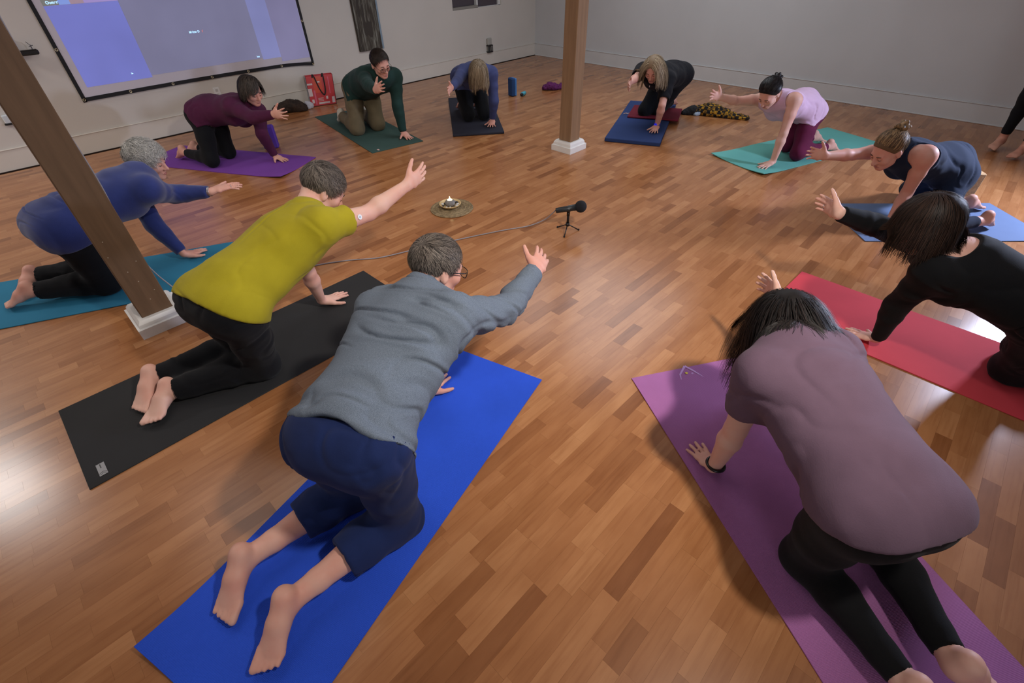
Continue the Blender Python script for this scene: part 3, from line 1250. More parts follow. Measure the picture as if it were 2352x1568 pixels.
def tile(name, x0, x1, z0, z1, m, y=-.0035):
    return MB().add([(x0 - W2, y, z0), (x1 - W2, y, z0), (x1 - W2, y, z1), (x0 - W2, y, z1)], [(0, 1, 2, 3)]).build(name, m, sc)



ZO = SZ0
TM = dict(a=glow('call_blue', '7b82de', 0.67), b=glow('call_grey', '8786ab', 0.62), c=glow('call_pale_blue', '8d92cf', 0.65), d=glow('call_mauve', '8b86b1', 0.62), e=glow('call_photo', 'a994d8', 0.73), f=glow('call_photo_warm', 'b496a8', 0.65), g=glow('call_photo_sky', '86a4f2', 0.73), h=glow('call_olive', '84847c', 0.60))
tile('projected_tile', .805 - SX0, 1.413 - SX0, .600 - ZO, 1.282 - ZO, TM['a'])
tile('projected_tile', .805 - SX0, .93 - SX0, 1.284 - ZO, 1.45 - ZO, TM['h'])
tile('projected_tile', .93 - SX0, 1.02 - SX0, 1.284 - ZO, 1.45 - ZO, TM['g'])
tile('projected_tile', 1.02 - SX0, 1.13 - SX0, 1.284 - ZO, 1.45 - ZO, TM['f'])
tile('projected_tile', 1.13 - SX0, 1.413 - SX0, 1.284 - ZO, 1.45 - ZO, TM['e'])
tile('projected_tile', 1.415 - SX0, 2.655 - SX0, .618 - ZO, 1.86 - ZO, TM['b'])
tile('projected_tile', 2.655 - SX0, 2.885 - SX0, .60 - ZO, 1.86 - ZO, TM['c'])
tile('projected_tile', 2.885 - SX0, 3.26 - SX0, .55 - ZO, 1.86 - ZO, TM['d'])
tile('projected_tile', .805 - SX0, 1.413 - SX0, 1.452 - ZO, 1.86 - ZO, TM['e'])
CAP = mat('caption_glow', '9fd4ff', .6, emit='b4e2ff', es=.95)
CAPR = mat('caption_red', 'c07a7a', .6, emit='d87a7a', es=.6)


def caption(txt, x, z, size, m):
    cu = bpy.data.curves.new('caption', 'FONT')
    cu.body = txt; cu.size = size; cu.extrude = .0004; cu.offset = size * .03
    o = bpy.data.objects.new('caption', cu)
    COL.objects.link(o); o.parent = sc
    o.location = (x - SX0 - W2, -.0048, z - ZO); o.rotation_euler = (math.pi / 2, 0, 0)
    cu.materials.append(m)
    bpy.context.view_layer.update()
    me = bpy.data.meshes.new_from_object(o.evaluated_get(bpy.context.evaluated_depsgraph_get()))
    w = bpy.data.objects.new('caption', me)
    COL.objects.link(w); w.parent = sc
    w.location = o.location; w.rotation_euler = o.rotation_euler
    bpy.data.objects.remove(o, do_unlink=True)
    bpy.data.curves.remove(cu)
    return w


caption('Owner', .833, 1.295, .033, CAP)
caption('Melgan D', 1.945, .949, .028, CAP)
MB().tube([(2.083 - SX0 - W2, -.0045, .950 - ZO), (2.083 - SX0 - W2, -.0045, .964 - ZO)], .0045, 8).tube([(2.077 - SX0 - W2, -.0048, .944 - ZO), (2.090 - SX0 - W2, -.0048, .970 - ZO)], .0015, 5).build('mute_icon', CAPR, sc)
caption('lou', 2.588, .632, .026, CAP)
MB().add([(1.236 - SX0 - W2, -.0046, .672 - ZO), (1.236 - SX0 - W2, -.0046, .654 - ZO), (1.256 - SX0 - W2, -.0046, .659 - ZO)], [(0, 1, 2)]).build('pointer', CAP, sc)


# black wall bracket and a small box, half hidden by the left post
br_ = empty('wall_bracket', (.40, LWY, .95), 0, 'black television bracket arm on the wall left of the screen', 'bracket')
MB().bbox((-.06, -.03, -.14), (.02, .0, .14), .006).build('mount_plate', BLACKP, br_)
MB().bbox((-.02, -.075, -.022), (.185, -.03, .022), .010).build('arm', BLACKP, br_)
mb = MB()
mb.tube([(.150, -.05, .022), (.150, -.05, .060)], .004, 6).tube([(.135, -.05, .045), (.168, -.05, .052)], .003, 6).tube([(.145, -.05, .060), (.132, -.05, .085)], .003, 6)
mb.build('cable_hook', mat('dark_steel', '55555c', .4, metal=.7), br_)
bx = empty('wall_switch_box', (.10, LWY, .43), 0, 'small white box in a black frame low on the wall behind the left post', 'box')
MB().bbox((-.06, -.035, -.02), (.06, 0, .055), .008).build('casing', mat('box_white', 'c6cdd2', .5), bx)
MB().bbox((-.07, -.04, -.032), (.07, -.0, -.018), .004).build('bottom_rim', BLACKP, bx)

# outlet plate, plug-in lantern night light
ol = empty('outlet', (2.00, LWY, .342), 0, 'white wall outlet plate behind the woman in plum', 'outlet')
MB().bbox((-.036, -.006, -.056), (.036, 0, .056), .003).build('cover_plate', WHITE, ol)
for z in (-.025, .025):
    MB().bbox((-.014, -.0085, z - .014), (.014, -.006, z + .014), .002).build('socket', mat('socket_grey', 'b4b2ae', .5), ol)
ln = empty('night_light', (6.505, LWY, .205), 0, 'small lantern night light plugged in low on the wall near the corner', 'lamp')
MB().bbox((-.050, -.045, .095), (.050, -.002, .20), .012).build('shade', mat('frosted_shade', 'a3a19a', .5), ln)
mb = MB()
for x in (-.052, -.018, .018, .052):
    mb.bbox((x - .006, -.052, .0), (x + .006, -.040, .095), .002)
mb.bbox((-.058, -.055, -.012), (.058, -.002, .006), .003).bbox((-.058, -.055, .085), (.058, -.002, .098), .003)
mb.build('cage', mat('black_iron', '1c1c1e', .5), ln)
MB().bbox((-.045, -.03, .0), (.045, -.004, .09), .003).build('back_plate', mat('pale_plastic', '9c9a94', .5), ln)

# bark panel
pn = empty('bark_panel', (4.205, LWY, .515), 0, 'tall dark textured bark panel hanging on the wall right of the screen', 'wall art')
t = NT('bark')
mpb = t.coords(scale=(14, 1, 1.6))
nz = t.noise(mpb, 2.2, 6, .7)
r = t.ramp(nz, 'Fac', [(.30, hexc('29241f')), (.48, hexc('4a443c')), (.62, hexc('7b7a70')), (.75, hexc('9a9a92'))])
t.l(r, 'Color', t.b, 'Base Color'); t.b.inputs['Roughness'].default_value = .9
t.bump(nz, 'Fac', .8, .01)
gx, gz_ = 26, 60
v = []; f = []
for a in range(gx + 1):
    for b in range(gz_ + 1):
        x = -.192 + .36 * a / gx; z = 1.5 * b / gz_
        v.append((x, -.035 - .008 * float(npnoise(np.array([[x * 40, 0, z * 4]]), 3)[0]), z))
for a in range(gx):
    for b in range(gz_):
        q = a * (gz_ + 1) + b
        f.append((q, q + gz_ + 1, q + gz_ + 2, q + 1))
MB().add(v, f).build('bark_face', t.m, pn)
MB().bbox((-.196, -.032, -.004), (.170, -.002, 1.505), .003).build('backing', mat('panel_backing', '3a342e', .8), pn)
MB().bbox((.168, -.036, -.006), (.198, -.002, 1.505), .003).build('side_rail', mat('pale_blue_edge', '7f93a3', .6), pn)

# ---------------------------------------------------------------- mats
def yoga_mat(name, c, ang, L, Wd, th, m, label, cat='yoga mat', group='yoga mats', curl=(0, 0, 0, 0), wav=.0015, seed=0, edge=None, name_='yoga_mat', nx=40, nyy=14):
    """c = middle of the mat, ang = heading of its front edge; curl lifts corners bl, br, fr, fl"""
    e = empty(name_, (c[0], c[1], 0), R_(ang), label, cat, group)
    v = []; f = []
    P = []
    for i in range(nx + 1):
        for j in range(nyy + 1):
            u = i / nx; w = j / nyy
            x = (u - .5) * L; y = (w - .5) * Wd
            P.append((x, y, 0))
    P = np.array(P)
    u = P[:, 0] / L + .5; w = P[:, 1] / Wd + .5
    z = wav * (npnoise(P * 4 + seed, seed) + .6) * 1.0
    z = np.maximum(z, 0)
    for k, (uu, ww) in enumerate(((0, 0), (0, 1), (1, 0), (1, 1))):
        if curl[k]:
            dd = np.hypot((u - uu) * L, (w - ww) * Wd)
            z += curl[k] * np.clip(1 - dd / .30, 0, 1) ** 2
    # nobody's hand or knee may sink: keep the middle low
    n1 = (nyy + 1)
    top_ = np.c_[P[:, 0], P[:, 1], z + th]; bot = np.c_[P[:, 0], P[:, 1], z]
    v = np.concatenate([top_, bot]); N = len(P)
    for i in range(nx):
        for j in range(nyy):
            a = i * n1 + j
            f.append((a, a + n1, a + n1 + 1, a + 1))
            f.append((N + a, N + a + 1, N + a + n1 + 1, N + a + n1))
    for i in range(nx):
        a = i * n1; f.append((a, N + a, N + a + n1, a + n1))
        a = i * n1 + nyy; f.append((a, a + n1, N + a + n1, N + a))
    for j in range(nyy):
        a = j; f.append((a, a + 1, N + a + 1, N + a))
        a = nx * n1 + j; f.append((a, N + a, N + a + 1, a + 1))
    o = mk('mat_sheet', v, f, m, e, False)
    bv = o.modifiers.new('b', 'BEVEL'); bv.width = min(.008, th * .4) if th > .01 else .001; bv.segments = 2; bv.limit_method = 'ANGLE'; bv.angle_limit = R_(60)
    for p in o.data.polygons:
        p.use_smooth = True
    o.modifiers.new('w', 'WEIGHTED_NORMAL')
    return e


def foam(name, c, rib=None, rough=.85):
    t = NT(name)
    c = hexc(c)
    mpf = t.coords()
    nz = t.noise(mpf, 3, 3)
    r = t.ramp(nz, 'Fac', [(.3, tuple(x * .92 for x in c)), (.7, tuple(x * 1.06 for x in c))])
    t.l(r, 'Color', t.b, 'Base Color')
    t.b.inputs['Roughness'].default_value = rough
    t.b.inputs['Specular IOR Level'].default_value = .25
    if rib:
        mp_ = t.coords(scale=(1, 1, 1))
        wv = t.n('ShaderNodeTexWave', wave_type='BANDS', bands_direction='X')
        wv.inputs['Scale'].default_value = rib
        t.l(mp_, 'Vector', wv, 'Vector')
        w2 = t.n('ShaderNodeTexWave', wave_type='BANDS', bands_direction='Y')
        w2.inputs['Scale'].default_value = rib
        t.l(mp_, 'Vector', w2, 'Vector')
        ad = t.n('ShaderNodeMath', operation='ADD')
        t.l(wv, 'Fac', ad, 0); t.l(w2, 'Fac', ad, 1)
        t.bump(ad, 'Value', .55, .0015)
    else:
        n2 = t.noise(mpf, 300, 2)
        t.bump(n2, 'Fac', .3, .001)
    return t.m


def strip_label(e, x, y, w, h, m, ang=0, name='label', z=.0062):
    c, s = math.cos(R_(ang)), math.sin(R_(ang))
    pts = [(-w / 2, -h / 2), (w / 2, -h / 2), (w / 2, h / 2), (-w / 2, h / 2)]
    pts = [(x + a * c - b * s, y + a * s + b * c) for a, b in pts]
    return MB().add([(*p, z) for p in pts] + [(*p, z + .0006) for p in pts], [(3, 2, 1, 0), (4, 5, 6, 7), (0, 1, 5, 4), (1, 2, 6, 5), (2, 3, 7, 6), (3, 0, 4, 7)]).build(name, m, e)



FB = foam('mat_blue', '2a55d6', rib=70)
m_blue = yoga_mat('blue', (.398, 1.142), 15.5, 1.66, .60, .005, FB, 'bright blue ribbed yoga mat under the man in the grey pullover', curl=(.0, .03, 0, 0), seed=1)
FK = foam('mat_black', '2b2b2c')
m_black = yoga_mat('black', (.389, 2.317), .3, 1.69, .618, .005, FK, 'long black yoga mat with a grey label under the man in the mustard T-shirt', seed=2)
LB = strip_label(m_black, -.395 - .389, 2.084 - 2.317, .03, .078, mat('label_grey', '8e8e90', .5), 0, 'label', .0068)
for yy, hh_ in ((.012, .028),):
    MB().box((-.395 - .389 - .003, 2.084 - 2.317 + .008, .0072), (-.395 - .389 + .001, 2.084 - 2.317 + .034, .0078)).build('label_print', BLACKP, LB)
MB().tube([(-.798, -.258, .0074), (-.784, -.250, .0074), (-.770, -.260, .0074)], .0011, 4).tube([(-.794, -.266, .0074), (-.784, -.258, .0074), (-.774, -.266, .0074)], .0009, 4).build('label_print', BLACKP, LB)
m_teal1 = yoga_mat('gh', (-.122, 3.791), -25, 1.73, .62, .005, foam('mat_teal_blue', '2a7596'), 'teal blue yoga mat under the grey haired woman behind the left post', seed=3)
m_pur = yoga_mat('pu', (1.445, 5.522), -61.5, 1.71, .58, .007, foam('mat_purple', '76419a'), 'purple yoga mat under the woman in the plum sweater', curl=(.0, .0, .02, .0), seed=4)
m_gre = yoga_mat('gr', (3.001, 5.386), -98.9, 1.745, .605, .005, foam('mat_green', '3a524c'), 'dark green yoga mat under the man in the green sweater', seed=5)
strip_label(m_gre, .8725 - .05, -.30 + .09, .04, .02, mat('label_pink', 'd8b0a8', .6), 0, 'label', .0068)
m_pad = yoga_mat('nb', (4.213, 4.805), -128.1, 1.64, .58, .026, foam('pad_black', '2b2c38'), 'black folded foam pad under the woman in slate blue', wav=.0005, seed=6, nx=24, nyy=8)
m_pad2 = yoga_mat('bt', (5.304, 3.029), 203.6, 1.60, .585, .040, foam('pad_navy', '2a3d6c'), 'thick navy blue pad under the blonde woman in black', wav=.0005, seed=7, nx=24, nyy=8)
bl = yoga_mat('bk', (5.565, 3.035), 203.6, .50, .585, .020, foam('wool_maroon', '6a1b2c'), 'folded maroon blanket lying across the thick navy pad', 'blanket', 'folded blankets', wav=.004, seed=8, name_='folded_blanket', nx=16, nyy=16)
bl.location.z = .042
MB().tube([(.10, -.292, .012), (.12, -.315, .013), (.09, -.335, .008), (.11, -.36, .004)], .004, 6).build('fringe', mat('fringe_pale', 'c9a9a4', .9), bl, True)
m_teal = yoga_mat('te', (5.527, 1.348), 161, 1.745, .64, .006, foam('mat_teal', '5fa49a'), 'pale teal green yoga mat under the woman in the pink vest', curl=(0, 0, .016, .020), wav=.003, seed=9)
m_gb = yoga_mat('ta', (4.544, .045), 132.2, 1.29, .62, .005, foam('mat_grey_blue', '64779a'), 'grey blue yoga mat under the woman in the navy tank top', seed=10)
m_red = yoga_mat('re', (2.855, -.361), 88.5, 1.73, .585, .005, foam('mat_red', 'c9404a'), 'coral red yoga mat under the woman in the black scoop neck top', seed=11)
m_mau = yoga_mat('ma', (1.389, -.138), 58.2, 1.73, .60, .005, foam('mat_mauve', 'aa6ca4', rib=90), 'mauve yoga mat printed with a pale triangle and a yellow dot at its front edge', seed=12)
LP = mat('logo_mauve', 'c097cc', .7); LY = mat('logo_yellow', 'd8c23c', .6)
c_, s_ = math.cos(R_(-58.2)), math.sin(R_(-58.2))
lw = lambda x, y: ((x - 1.389) * c_ - (y + .138) * s_, (x - 1.389) * s_ + (y + .138) * c_, .0078)
mb = MB().tube([lw(1.748, .570), lw(1.775, .592), lw(1.846, .606)], [.002, .004, .0062], 6)
mb.tube([lw(1.846, .606), lw(1.845, .560), lw(1.840, .500)], [.0062, .0055, .0012], 6).tube([lw(1.826, .556), lw(1.824, .548)], .006, 6)
mb.v = [(x, y, .0072 + (z - .0078) * .10) for x, y, z in mb.v]
lg_ = mb.build('printed_figure', LP, m_mau)
p_ = lw(1.806, .574)
MB().tube([p_, (p_[0], p_[1], p_[2] + .0008)], .0072, 14).build('printed_dot', LY, m_mau)


# ---------------------------------------------------------------- things on the floor
# candle on a woven round mat in the middle of the circle
pc = (2.262, 2.927)
pl = empty('woven_placemat', (*pc, 0), 0, 'round woven straw placemat lying in the middle of the circle', 'placemat')
t = NT('straw')
mpw = t.coords()
gd = t.n('ShaderNodeTexWave', wave_type='RINGS', rings_direction='Z')
gd.inputs['Scale'].default_value = 42
t.l(mpw, 'Vector', gd, 'Vector')
nz = t.noise(mpw, 60, 3)
r = t.ramp(nz, 'Fac', [(.3, hexc('6d5c40')), (.7, hexc('a08a66'))])
t.l(r, 'Color', t.b, 'Base Color'); t.b.inputs['Roughness'].default_value = .85
t.bump(gd, 'Fac', .6, .003)
STRAW = t.m
mb = MB()
rad = .172
for k in range(1, 18):
    r0 = rad * k / 17.2
    mb.loop([(r0 * math.cos(2 * math.pi * q / 40), r0 * math.sin(2 * math.pi * q / 40), .0055) for q in range(40)], .0056, 6)
mb.build('coil', STRAW, pl, True)
bw = empty('candle_bowl', (pc[0] - .004, pc[1] + .012, .0115), 0, 'shallow cream bowl of stones standing on the woven placemat', 'bowl')
CER = mat('cream_glaze', 'c8ab78', .35, var=.06, scale=10)
MB().lathe([(.045, 0), (.060, .006), (.083, .026), (.090, .034), (.0885, .037), (.085, .036), (.078, .026), (.055, .012), (.0, .010)], 36).build('dish', CER, bw, True)
ch = empty('tealight_holder', (pc[0] - .002, pc[1] + .014, .0225), 0, 'grey rounded stone tealight holder with a lit candle in the cream bowl', 'candle holder')
STONE = mat('grey_stone', '77736f', .6, var=.3, scale=30, bump=.4, bscale=60)
MB().lathe([(.030, 0), (.040, .012), (.042, .026), (.036, .042), (.026, .052), (.0235, .053), (.0225, .047), (.0, .046)], 22).build('stone_body', STONE, ch, True)
MB().lathe([(.020, .046), (.020, .0535), (.0, .0535)], 18).build('wax', mat('lit_wax', 'ffd9a0', .5, emit='ffd090', es=5.0), ch)
MB().lathe([(.0, .0535), (.004, .057), (.0052, .063), (.003, .072), (.0004, .080)], 10).build('flame', mat('flame', 'ffe9b0', .5, emit='ffe0a0', es=22), ch, True)
sr = random.Random(5)
PEB = dict(black=mat('pebble_dark', '242424', .3), white=mat('pebble_pale', 'c9c6c2', .4), grey=mat('pebble_grey', '7b7876', .4))
CLOCK = ('right', 'far right', 'far right', 'far side', 'far left', 'far left', 'left', 'near left', 'near left', 'near side', 'near right', 'near right')
for k, kind in enumerate(('white', 'black', 'grey', 'black', 'grey', 'black', 'white', 'black', 'white', 'white', 'black', 'white')):
    a = -math.pi / 4 + 2 * math.pi * k / 12 + sr.uniform(-.08, .08); rd_ = sr.uniform(.054, .064)
    s_ = sr.uniform(.008, .0115)
    o = MB().ball((0, 0, 0), (s_ * 1.3, s_, s_ * .8), 8, 6, seed=k, jit=.12).build('pebble', PEB[kind], None, True)
    o.location = (pc[0] - .004 + rd_ * math.cos(a), pc[1] + .012 + rd_ * math.sin(a), .0115 + .012 + .45 * (rd_ - .05) + s_ * .75)
    o.rotation_euler = (0, 0, a)
    tag(o, '%s pebble at the %s of the cream bowl beside the tealight holder' % (kind, CLOCK[k]), 'pebble', 'pebbles in the cream bowl')

# microphone on a small tripod
mc = empty('microphone', (2.584, 1.972, 0), 0, 'black microphone with a foam ball on a small table tripod on the bare floor', 'microphone')
FOAM = mat('foam_black', '0e0f16', .95, bump=.6, bscale=220)
st = MB()
st.tube([(0, 0, .055), (0, 0, .165)], .0095, 12).tube([(0, 0, .05), (0, 0, .072)], .015, 12).tube([(0, 0, .13), (0, 0, .162)], .012, 12)
st.build('stem', BLACKP, mc, True)
for q in ((.000, .094), (-.084, -.040), (.073, -.050)):
    lg = MB().tube([(0, 0, .062), (q[0], q[1], .006)], .0042, 8).build('leg', BLACKP, mc, True)
    MB().ball((q[0], q[1], .0075), .0075, 8, 6).build('rubber_foot', FOAM, lg, True)
D_ = nrm(np.array((.70, -.72, .16)))
c0 = np.array((0, 0, .185))
MB().tube([c0 - D_ * .095, c0 - D_ * .088, c0 - D_ * .015, c0 + D_ * .055], [.015, .019, .0205, .024], 16).build('mic_body', mat('mic_body', '1b2024', .4), mc, True)
MB().tube([(0, 0, .155), (0, 0, .19)], [.012, .022], 14).build('clip', BLACKP, mc, True)
MB().ball(c0 + D_ * .088, .043, 20, 14).build('windscreen', FOAM, mc, True)

# foam and cork blocks
def block(name, loc, rz, size, m, label, cat='yoga block', bev=.012):
    w, d_, h = size
    o = MB().bbox((-w / 2, -d_ / 2, 0), (w / 2, d_ / 2, h), bev).build(name, m)
    o.location = loc; o.rotation_euler = (0, 0, R_(rz))
    return tag(o, label, cat, 'yoga blocks')



block('yoga_block', (1.943, 5.565, 0), -30, (.15, .085, .228), foam('block_purple', '55379a'), 'purple foam block standing on end beyond the purple mat')
bb = block('yoga_block', (5.205, 5.100, 0), -10, (.052, .112, .228), foam('block_navy', '24406c'), 'two tone blue foam block standing on end beside the black pad')
MB().bbox((.0265, -.056, .0), (.056, .056, .224), .010).build('pale_layer', foam('block_blue', '4a7fc0'), bb)
CORK = mat('cork', 'b9966c', .85, var=.22, scale=90, bump=.3, bscale=120)
block('yoga_block', (5.150, -.020, 0), -53.6, (.152, .10, .225), CORK, 'tan cork block standing on end behind the woman in the navy tank', bev=.008)


# little flask lying beside the blue block
fk = empty('flask', (5.325, 4.985, .027), R_(20), 'small turquoise flask lying on its side next to the blue block', 'bottle')
MB().tube([(-.045, 0, 0), (-.040, 0, 0), (.045, 0, 0), (.05, 0, 0)], [.020, .026, .026, .022], 14).build('flask_body', mat('turquoise', '4aa8bd', .3), fk, True)
MB().tube([(-.075, 0, 0), (-.045, 0, 0)], .019, 12).build('cap', mat('flask_cap', '16181c', .4), fk, True)


def lump(name, pts, m, label, cat, seed, h=.007, noise_a=.012, noise_f=38, z0=.002):
    """a crumpled heap: pts = (x, y, z, r)"""
    P = np.array(pts, float)
    f = Field(P[:, :3].min(0) - P[:, 3].max() - .02, P[:, :3].max(0) + P[:, 3].max() + .02, h)
    for i, (x, y, z, r_) in enumerate(pts):
        f.add(ell('l', (x, y, z), AX, (r_, r_, r_ * .8)), 0, .03)
    for i in range(len(pts) - 1):
        a, b = P[i], P[i + 1]
        if np.linalg.norm(a[:2] - b[:2]) < .16:
            f.add(cap('l', a[:3], b[:3], a[3] * .8, b[3] * .8), 0, .03)
    f.cut(np.array((0, 0, z0)), np.array((0, 0, -1.)))
    V, Q = f.mesh()
    V = smooth_mesh(V, Q, 1)
    N = vnormals(V, Q)
    q = V * noise_f
    dd = noise_a * (np.abs(npnoise(q, seed)) - .35) + noise_a * .5 * npnoise(q * 2.1, seed + 5)
    V = V + N * dd[:, None]
    V[:, 2] = np.maximum(V[:, 2], z0)
    c = V.mean(0); c[2] = 0
    o = mk(name, V - c, Q, m, None, True)
    o.location = c
    return tag(o, label, cat)



PLAID = NT('plaid')
mpp_ = PLAID.coords(scale=(1, 1, 1))
ck = PLAID.n('ShaderNodeTexChecker'); ck.inputs['Scale'].default_value = 26
PLAID.l(mpp_, 'Vector', ck, 'Vector')
ck.inputs['Color1'].default_value = (*hexc('15110c'), 1); ck.inputs['Color2'].default_value = (*hexc('b98a1e'), 1)
nz_ = PLAID.noise(mpp_, 24, 2)
mxp = PLAID.n('ShaderNodeMix', data_type='RGBA', blend_type='MULTIPLY'); mxp.inputs['Factor'].default_value = .9
rp_ = PLAID.ramp(nz_, 'Fac', [(.4, (.12, .09, .06)), (.6, (1, 1, 1))])
PLAID.t.links.new(ck.outputs['Color'], mxp.inputs[6]); PLAID.t.links.new(rp_.outputs['Color'], mxp.inputs[7])
PLAID.t.links.new(mxp.outputs[2], PLAID.b.inputs['Base Color']); PLAID.b.inputs['Roughness'].default_value = .9
lump('flannel_shirt', [(6.03, 2.72, .04, .07), (6.07, 2.62, .055, .085), (6.10, 2.52, .05, .08), (6.12, 2.42, .035, .065), (6.14, 2.33, .018, .045), (6.16, 2.25, .015, .04), (6.17, 2.18, .015, .035)], PLAID.m, 'black and yellow plaid flannel shirt crumpled on the floor beside the navy pad', 'shirt', 3)
lump('black_cap', [(5.965, 2.80, .03, .05), (5.985, 2.76, .05, .055), (5.93, 2.84, .012, .04)], mat('cap_black', '121214', .85), 'crumpled black cap lying at the left end of the plaid shirt', 'cap', 6, noise_a=.005)
lump('face_mask', [(5.975, 2.71, .012, .03), (6.0, 2.695, .03, .026), (6.01, 2.685, .05, .02)], mat('mask_blue', 'a3b3c4', .85), 'pale blue folded cloth mask between the black cap and the plaid shirt', 'mask', 8, h=.005, noise_a=.003)
lump('purple_scarf', [(5.76, 4.96, .03, .045), (5.80, 4.90, .055, .05), (5.85, 4.86, .04, .05), (5.90, 4.85, .02, .035), (5.95, 4.83, .025, .04), (6.00, 4.82, .035, .045), (6.05, 4.80, .02, .04)], mat('scarf_purple', '55184e', .95, var=.25, scale=30), 'crumpled dark purple scarf on the floor behind the slim tan post', 'scarf', 12)
BRN = mat('patterned_brown', '2d2018', .9, var=.75, scale=14)
lump('cloth_bundle', [(2.60, 6.80, .05, .06), (2.68, 6.79, .06, .075), (2.76, 6.76, .075, .085), (2.84, 6.73, .06, .08), (2.89, 6.70, .035, .06)], BRN, 'dark brown patterned cloth bundle lying against the baseboard left of the red bag', 'bundle', 15, noise_a=.008)
lump('white_shoe', [(2.985, 6.74, .02, .035), (3.02, 6.75, .03, .04), (2.995, 6.77, .06, .025)], mat('shoe_white', 'b9b9c2', .7), 'small white crumpled thing on the floor at the left foot of the red bag', 'cloth', 18, h=.005, noise_a=.005)


# red printed shopping bag leaning by the wall

bg = empty('shopping_bag', (3.225, 6.785, 0), R_(-19), 'red printed shopping bag with black handles standing against the left wall', 'bag')
RED = mat('bag_red', 'c03a40', .45, var=.06, scale=8)
w_, dp_, hb_ = .168, .062, .355
lean = lambda z: (.030 * z / hb_, .018 * z / hb_)
def bagpt(x, y, z):
    a, b = lean(z)
    return (x * (1 + .03 * z / hb_) + a, y * (1 - .25 * z / hb_) + b, z)
def quadgrid(name, P00, P10, P11, P01, m, par, n=8, bulge=0., nd=(0, -1, 0)):
    v = []; f = []
    for i in range(n + 1):
        for j in range(n + 1):
            u, t_ = i / n, j / n
            p = lerp(lerp(P00, P10, u), lerp(P01, P11, u), t_) + np.array(nd) * bulge * math.sin(math.pi * u) * math.sin(math.pi * t_)
            v.append(p)
    for i in range(n):
        for j in range(n):
            a = i * (n + 1) + j
            f.append((a, a + n + 1, a + n + 2, a + 1))
    return MB().add(v, f).build(name, m, par, True)
B = bagpt
front = quadgrid('front_panel', B(-w_, -dp_, .002), B(w_, -dp_, .002), B(w_, -dp_, hb_), B(-w_, -dp_, hb_), RED, bg, 10, .012)
quadgrid('back_panel', B(w_, dp_, .002), B(-w_, dp_, .002), B(-w_, dp_, hb_), B(w_, dp_, hb_), RED, bg, 6, .004, (0, 1, 0))
GUS = mat('bag_gusset', 'c6c6cf', .5)
quadgrid('side_panel', B(-w_, dp_, .002), B(-w_, -dp_, .002), B(-w_, -dp_, hb_), B(-w_, dp_, hb_), GUS, bg, 6, .012, (1, 0, 0))
quadgrid('side_panel', B(w_, -dp_, .002), B(w_, dp_, .002), B(w_, dp_, hb_), B(w_, -dp_, hb_), RED, bg, 6, .012, (-1, 0, 0))
MB().add([B(-w_, -dp_, .002), B(w_, -dp_, .002), B(w_, dp_, .002), B(-w_, dp_, .002)], [(3, 2, 1, 0)]).build('base', RED, bg)
PIP = mat('bag_piping', '1a1114', .7)
mb = MB()
for a, b in ((( -w_, -dp_, .003), (-w_, -dp_, hb_)), ((w_, -dp_, .003), (w_, -dp_, hb_)), ((-w_, dp_, .003), (-w_, dp_, hb_)), ((-w_, -dp_, .004), (w_, -dp_, .004)), ((-w_, -dp_, .004), (-w_, dp_, .004))):
    mb.tube([B(*a), B(*lerp(a, b, .5)), B(*b)], .0028, 6)
mb.build('piping', PIP, bg)
fy = lambda z, k=.013: (-dp_ - k)
def patch(x0, x1, z0, z1, m, name, k=.0145):
    n = 5; v = []; f = []
    for i in range(n + 1):
        for j in range(n + 1):
            x = x0 + (x1 - x0) * i / n; z = z0 + (z1 - z0) * j / n
            p = B(x, -dp_, z); q = .012 * math.sin(math.pi * (x + w_) / (2 * w_)) * math.sin(math.pi * z / hb_)
            v.append((p[0], p[1] - q - .0012, p[2]))
    for i in range(n):
        for j in range(n):
            a = i * (n + 1) + j
            f.append((a, a + n + 1, a + n + 2, a + 1))
    return MB().add(v, f).build(name, m, front)
ORG = mat('bag_orange', 'cc4a34', .45); WHT = mat('bag_white', 'cfbfc2', .45); PNK = mat('bag_pink', 'd0607a', .45)
patch(-.09, .02, .16, .345, ORG, 'printed_panel')
patch(-.166, -.118, .125, .215, WHT, 'printed_patch'); patch(-.166, -.10, .255, .275, WHT, 'printed_patch')
patch(-.10, -.080, .02, .19, PNK, 'printed_strip'); patch(-.14, -.112, .04, .085, WHT, 'printed_patch')
patch(.118, .155, .022, .095, WHT, 'printed_patch'); patch(-.06, .085, .022, .045, WHT, 'printed_strip')
for k in range(3):
    patch(-.06, .01, .058 + .016 * k, .064 + .016 * k, WHT, 'printed_line')
patch(.045, .07, .075, .11, WHT, 'printed_patch'); patch(.10, .112, .14, .33, PNK, 'printed_strip'); patch(-.045, -.005, .275, .292, WHT, 'printed_patch')
HND = mat('bag_handle', '160d10', .7)
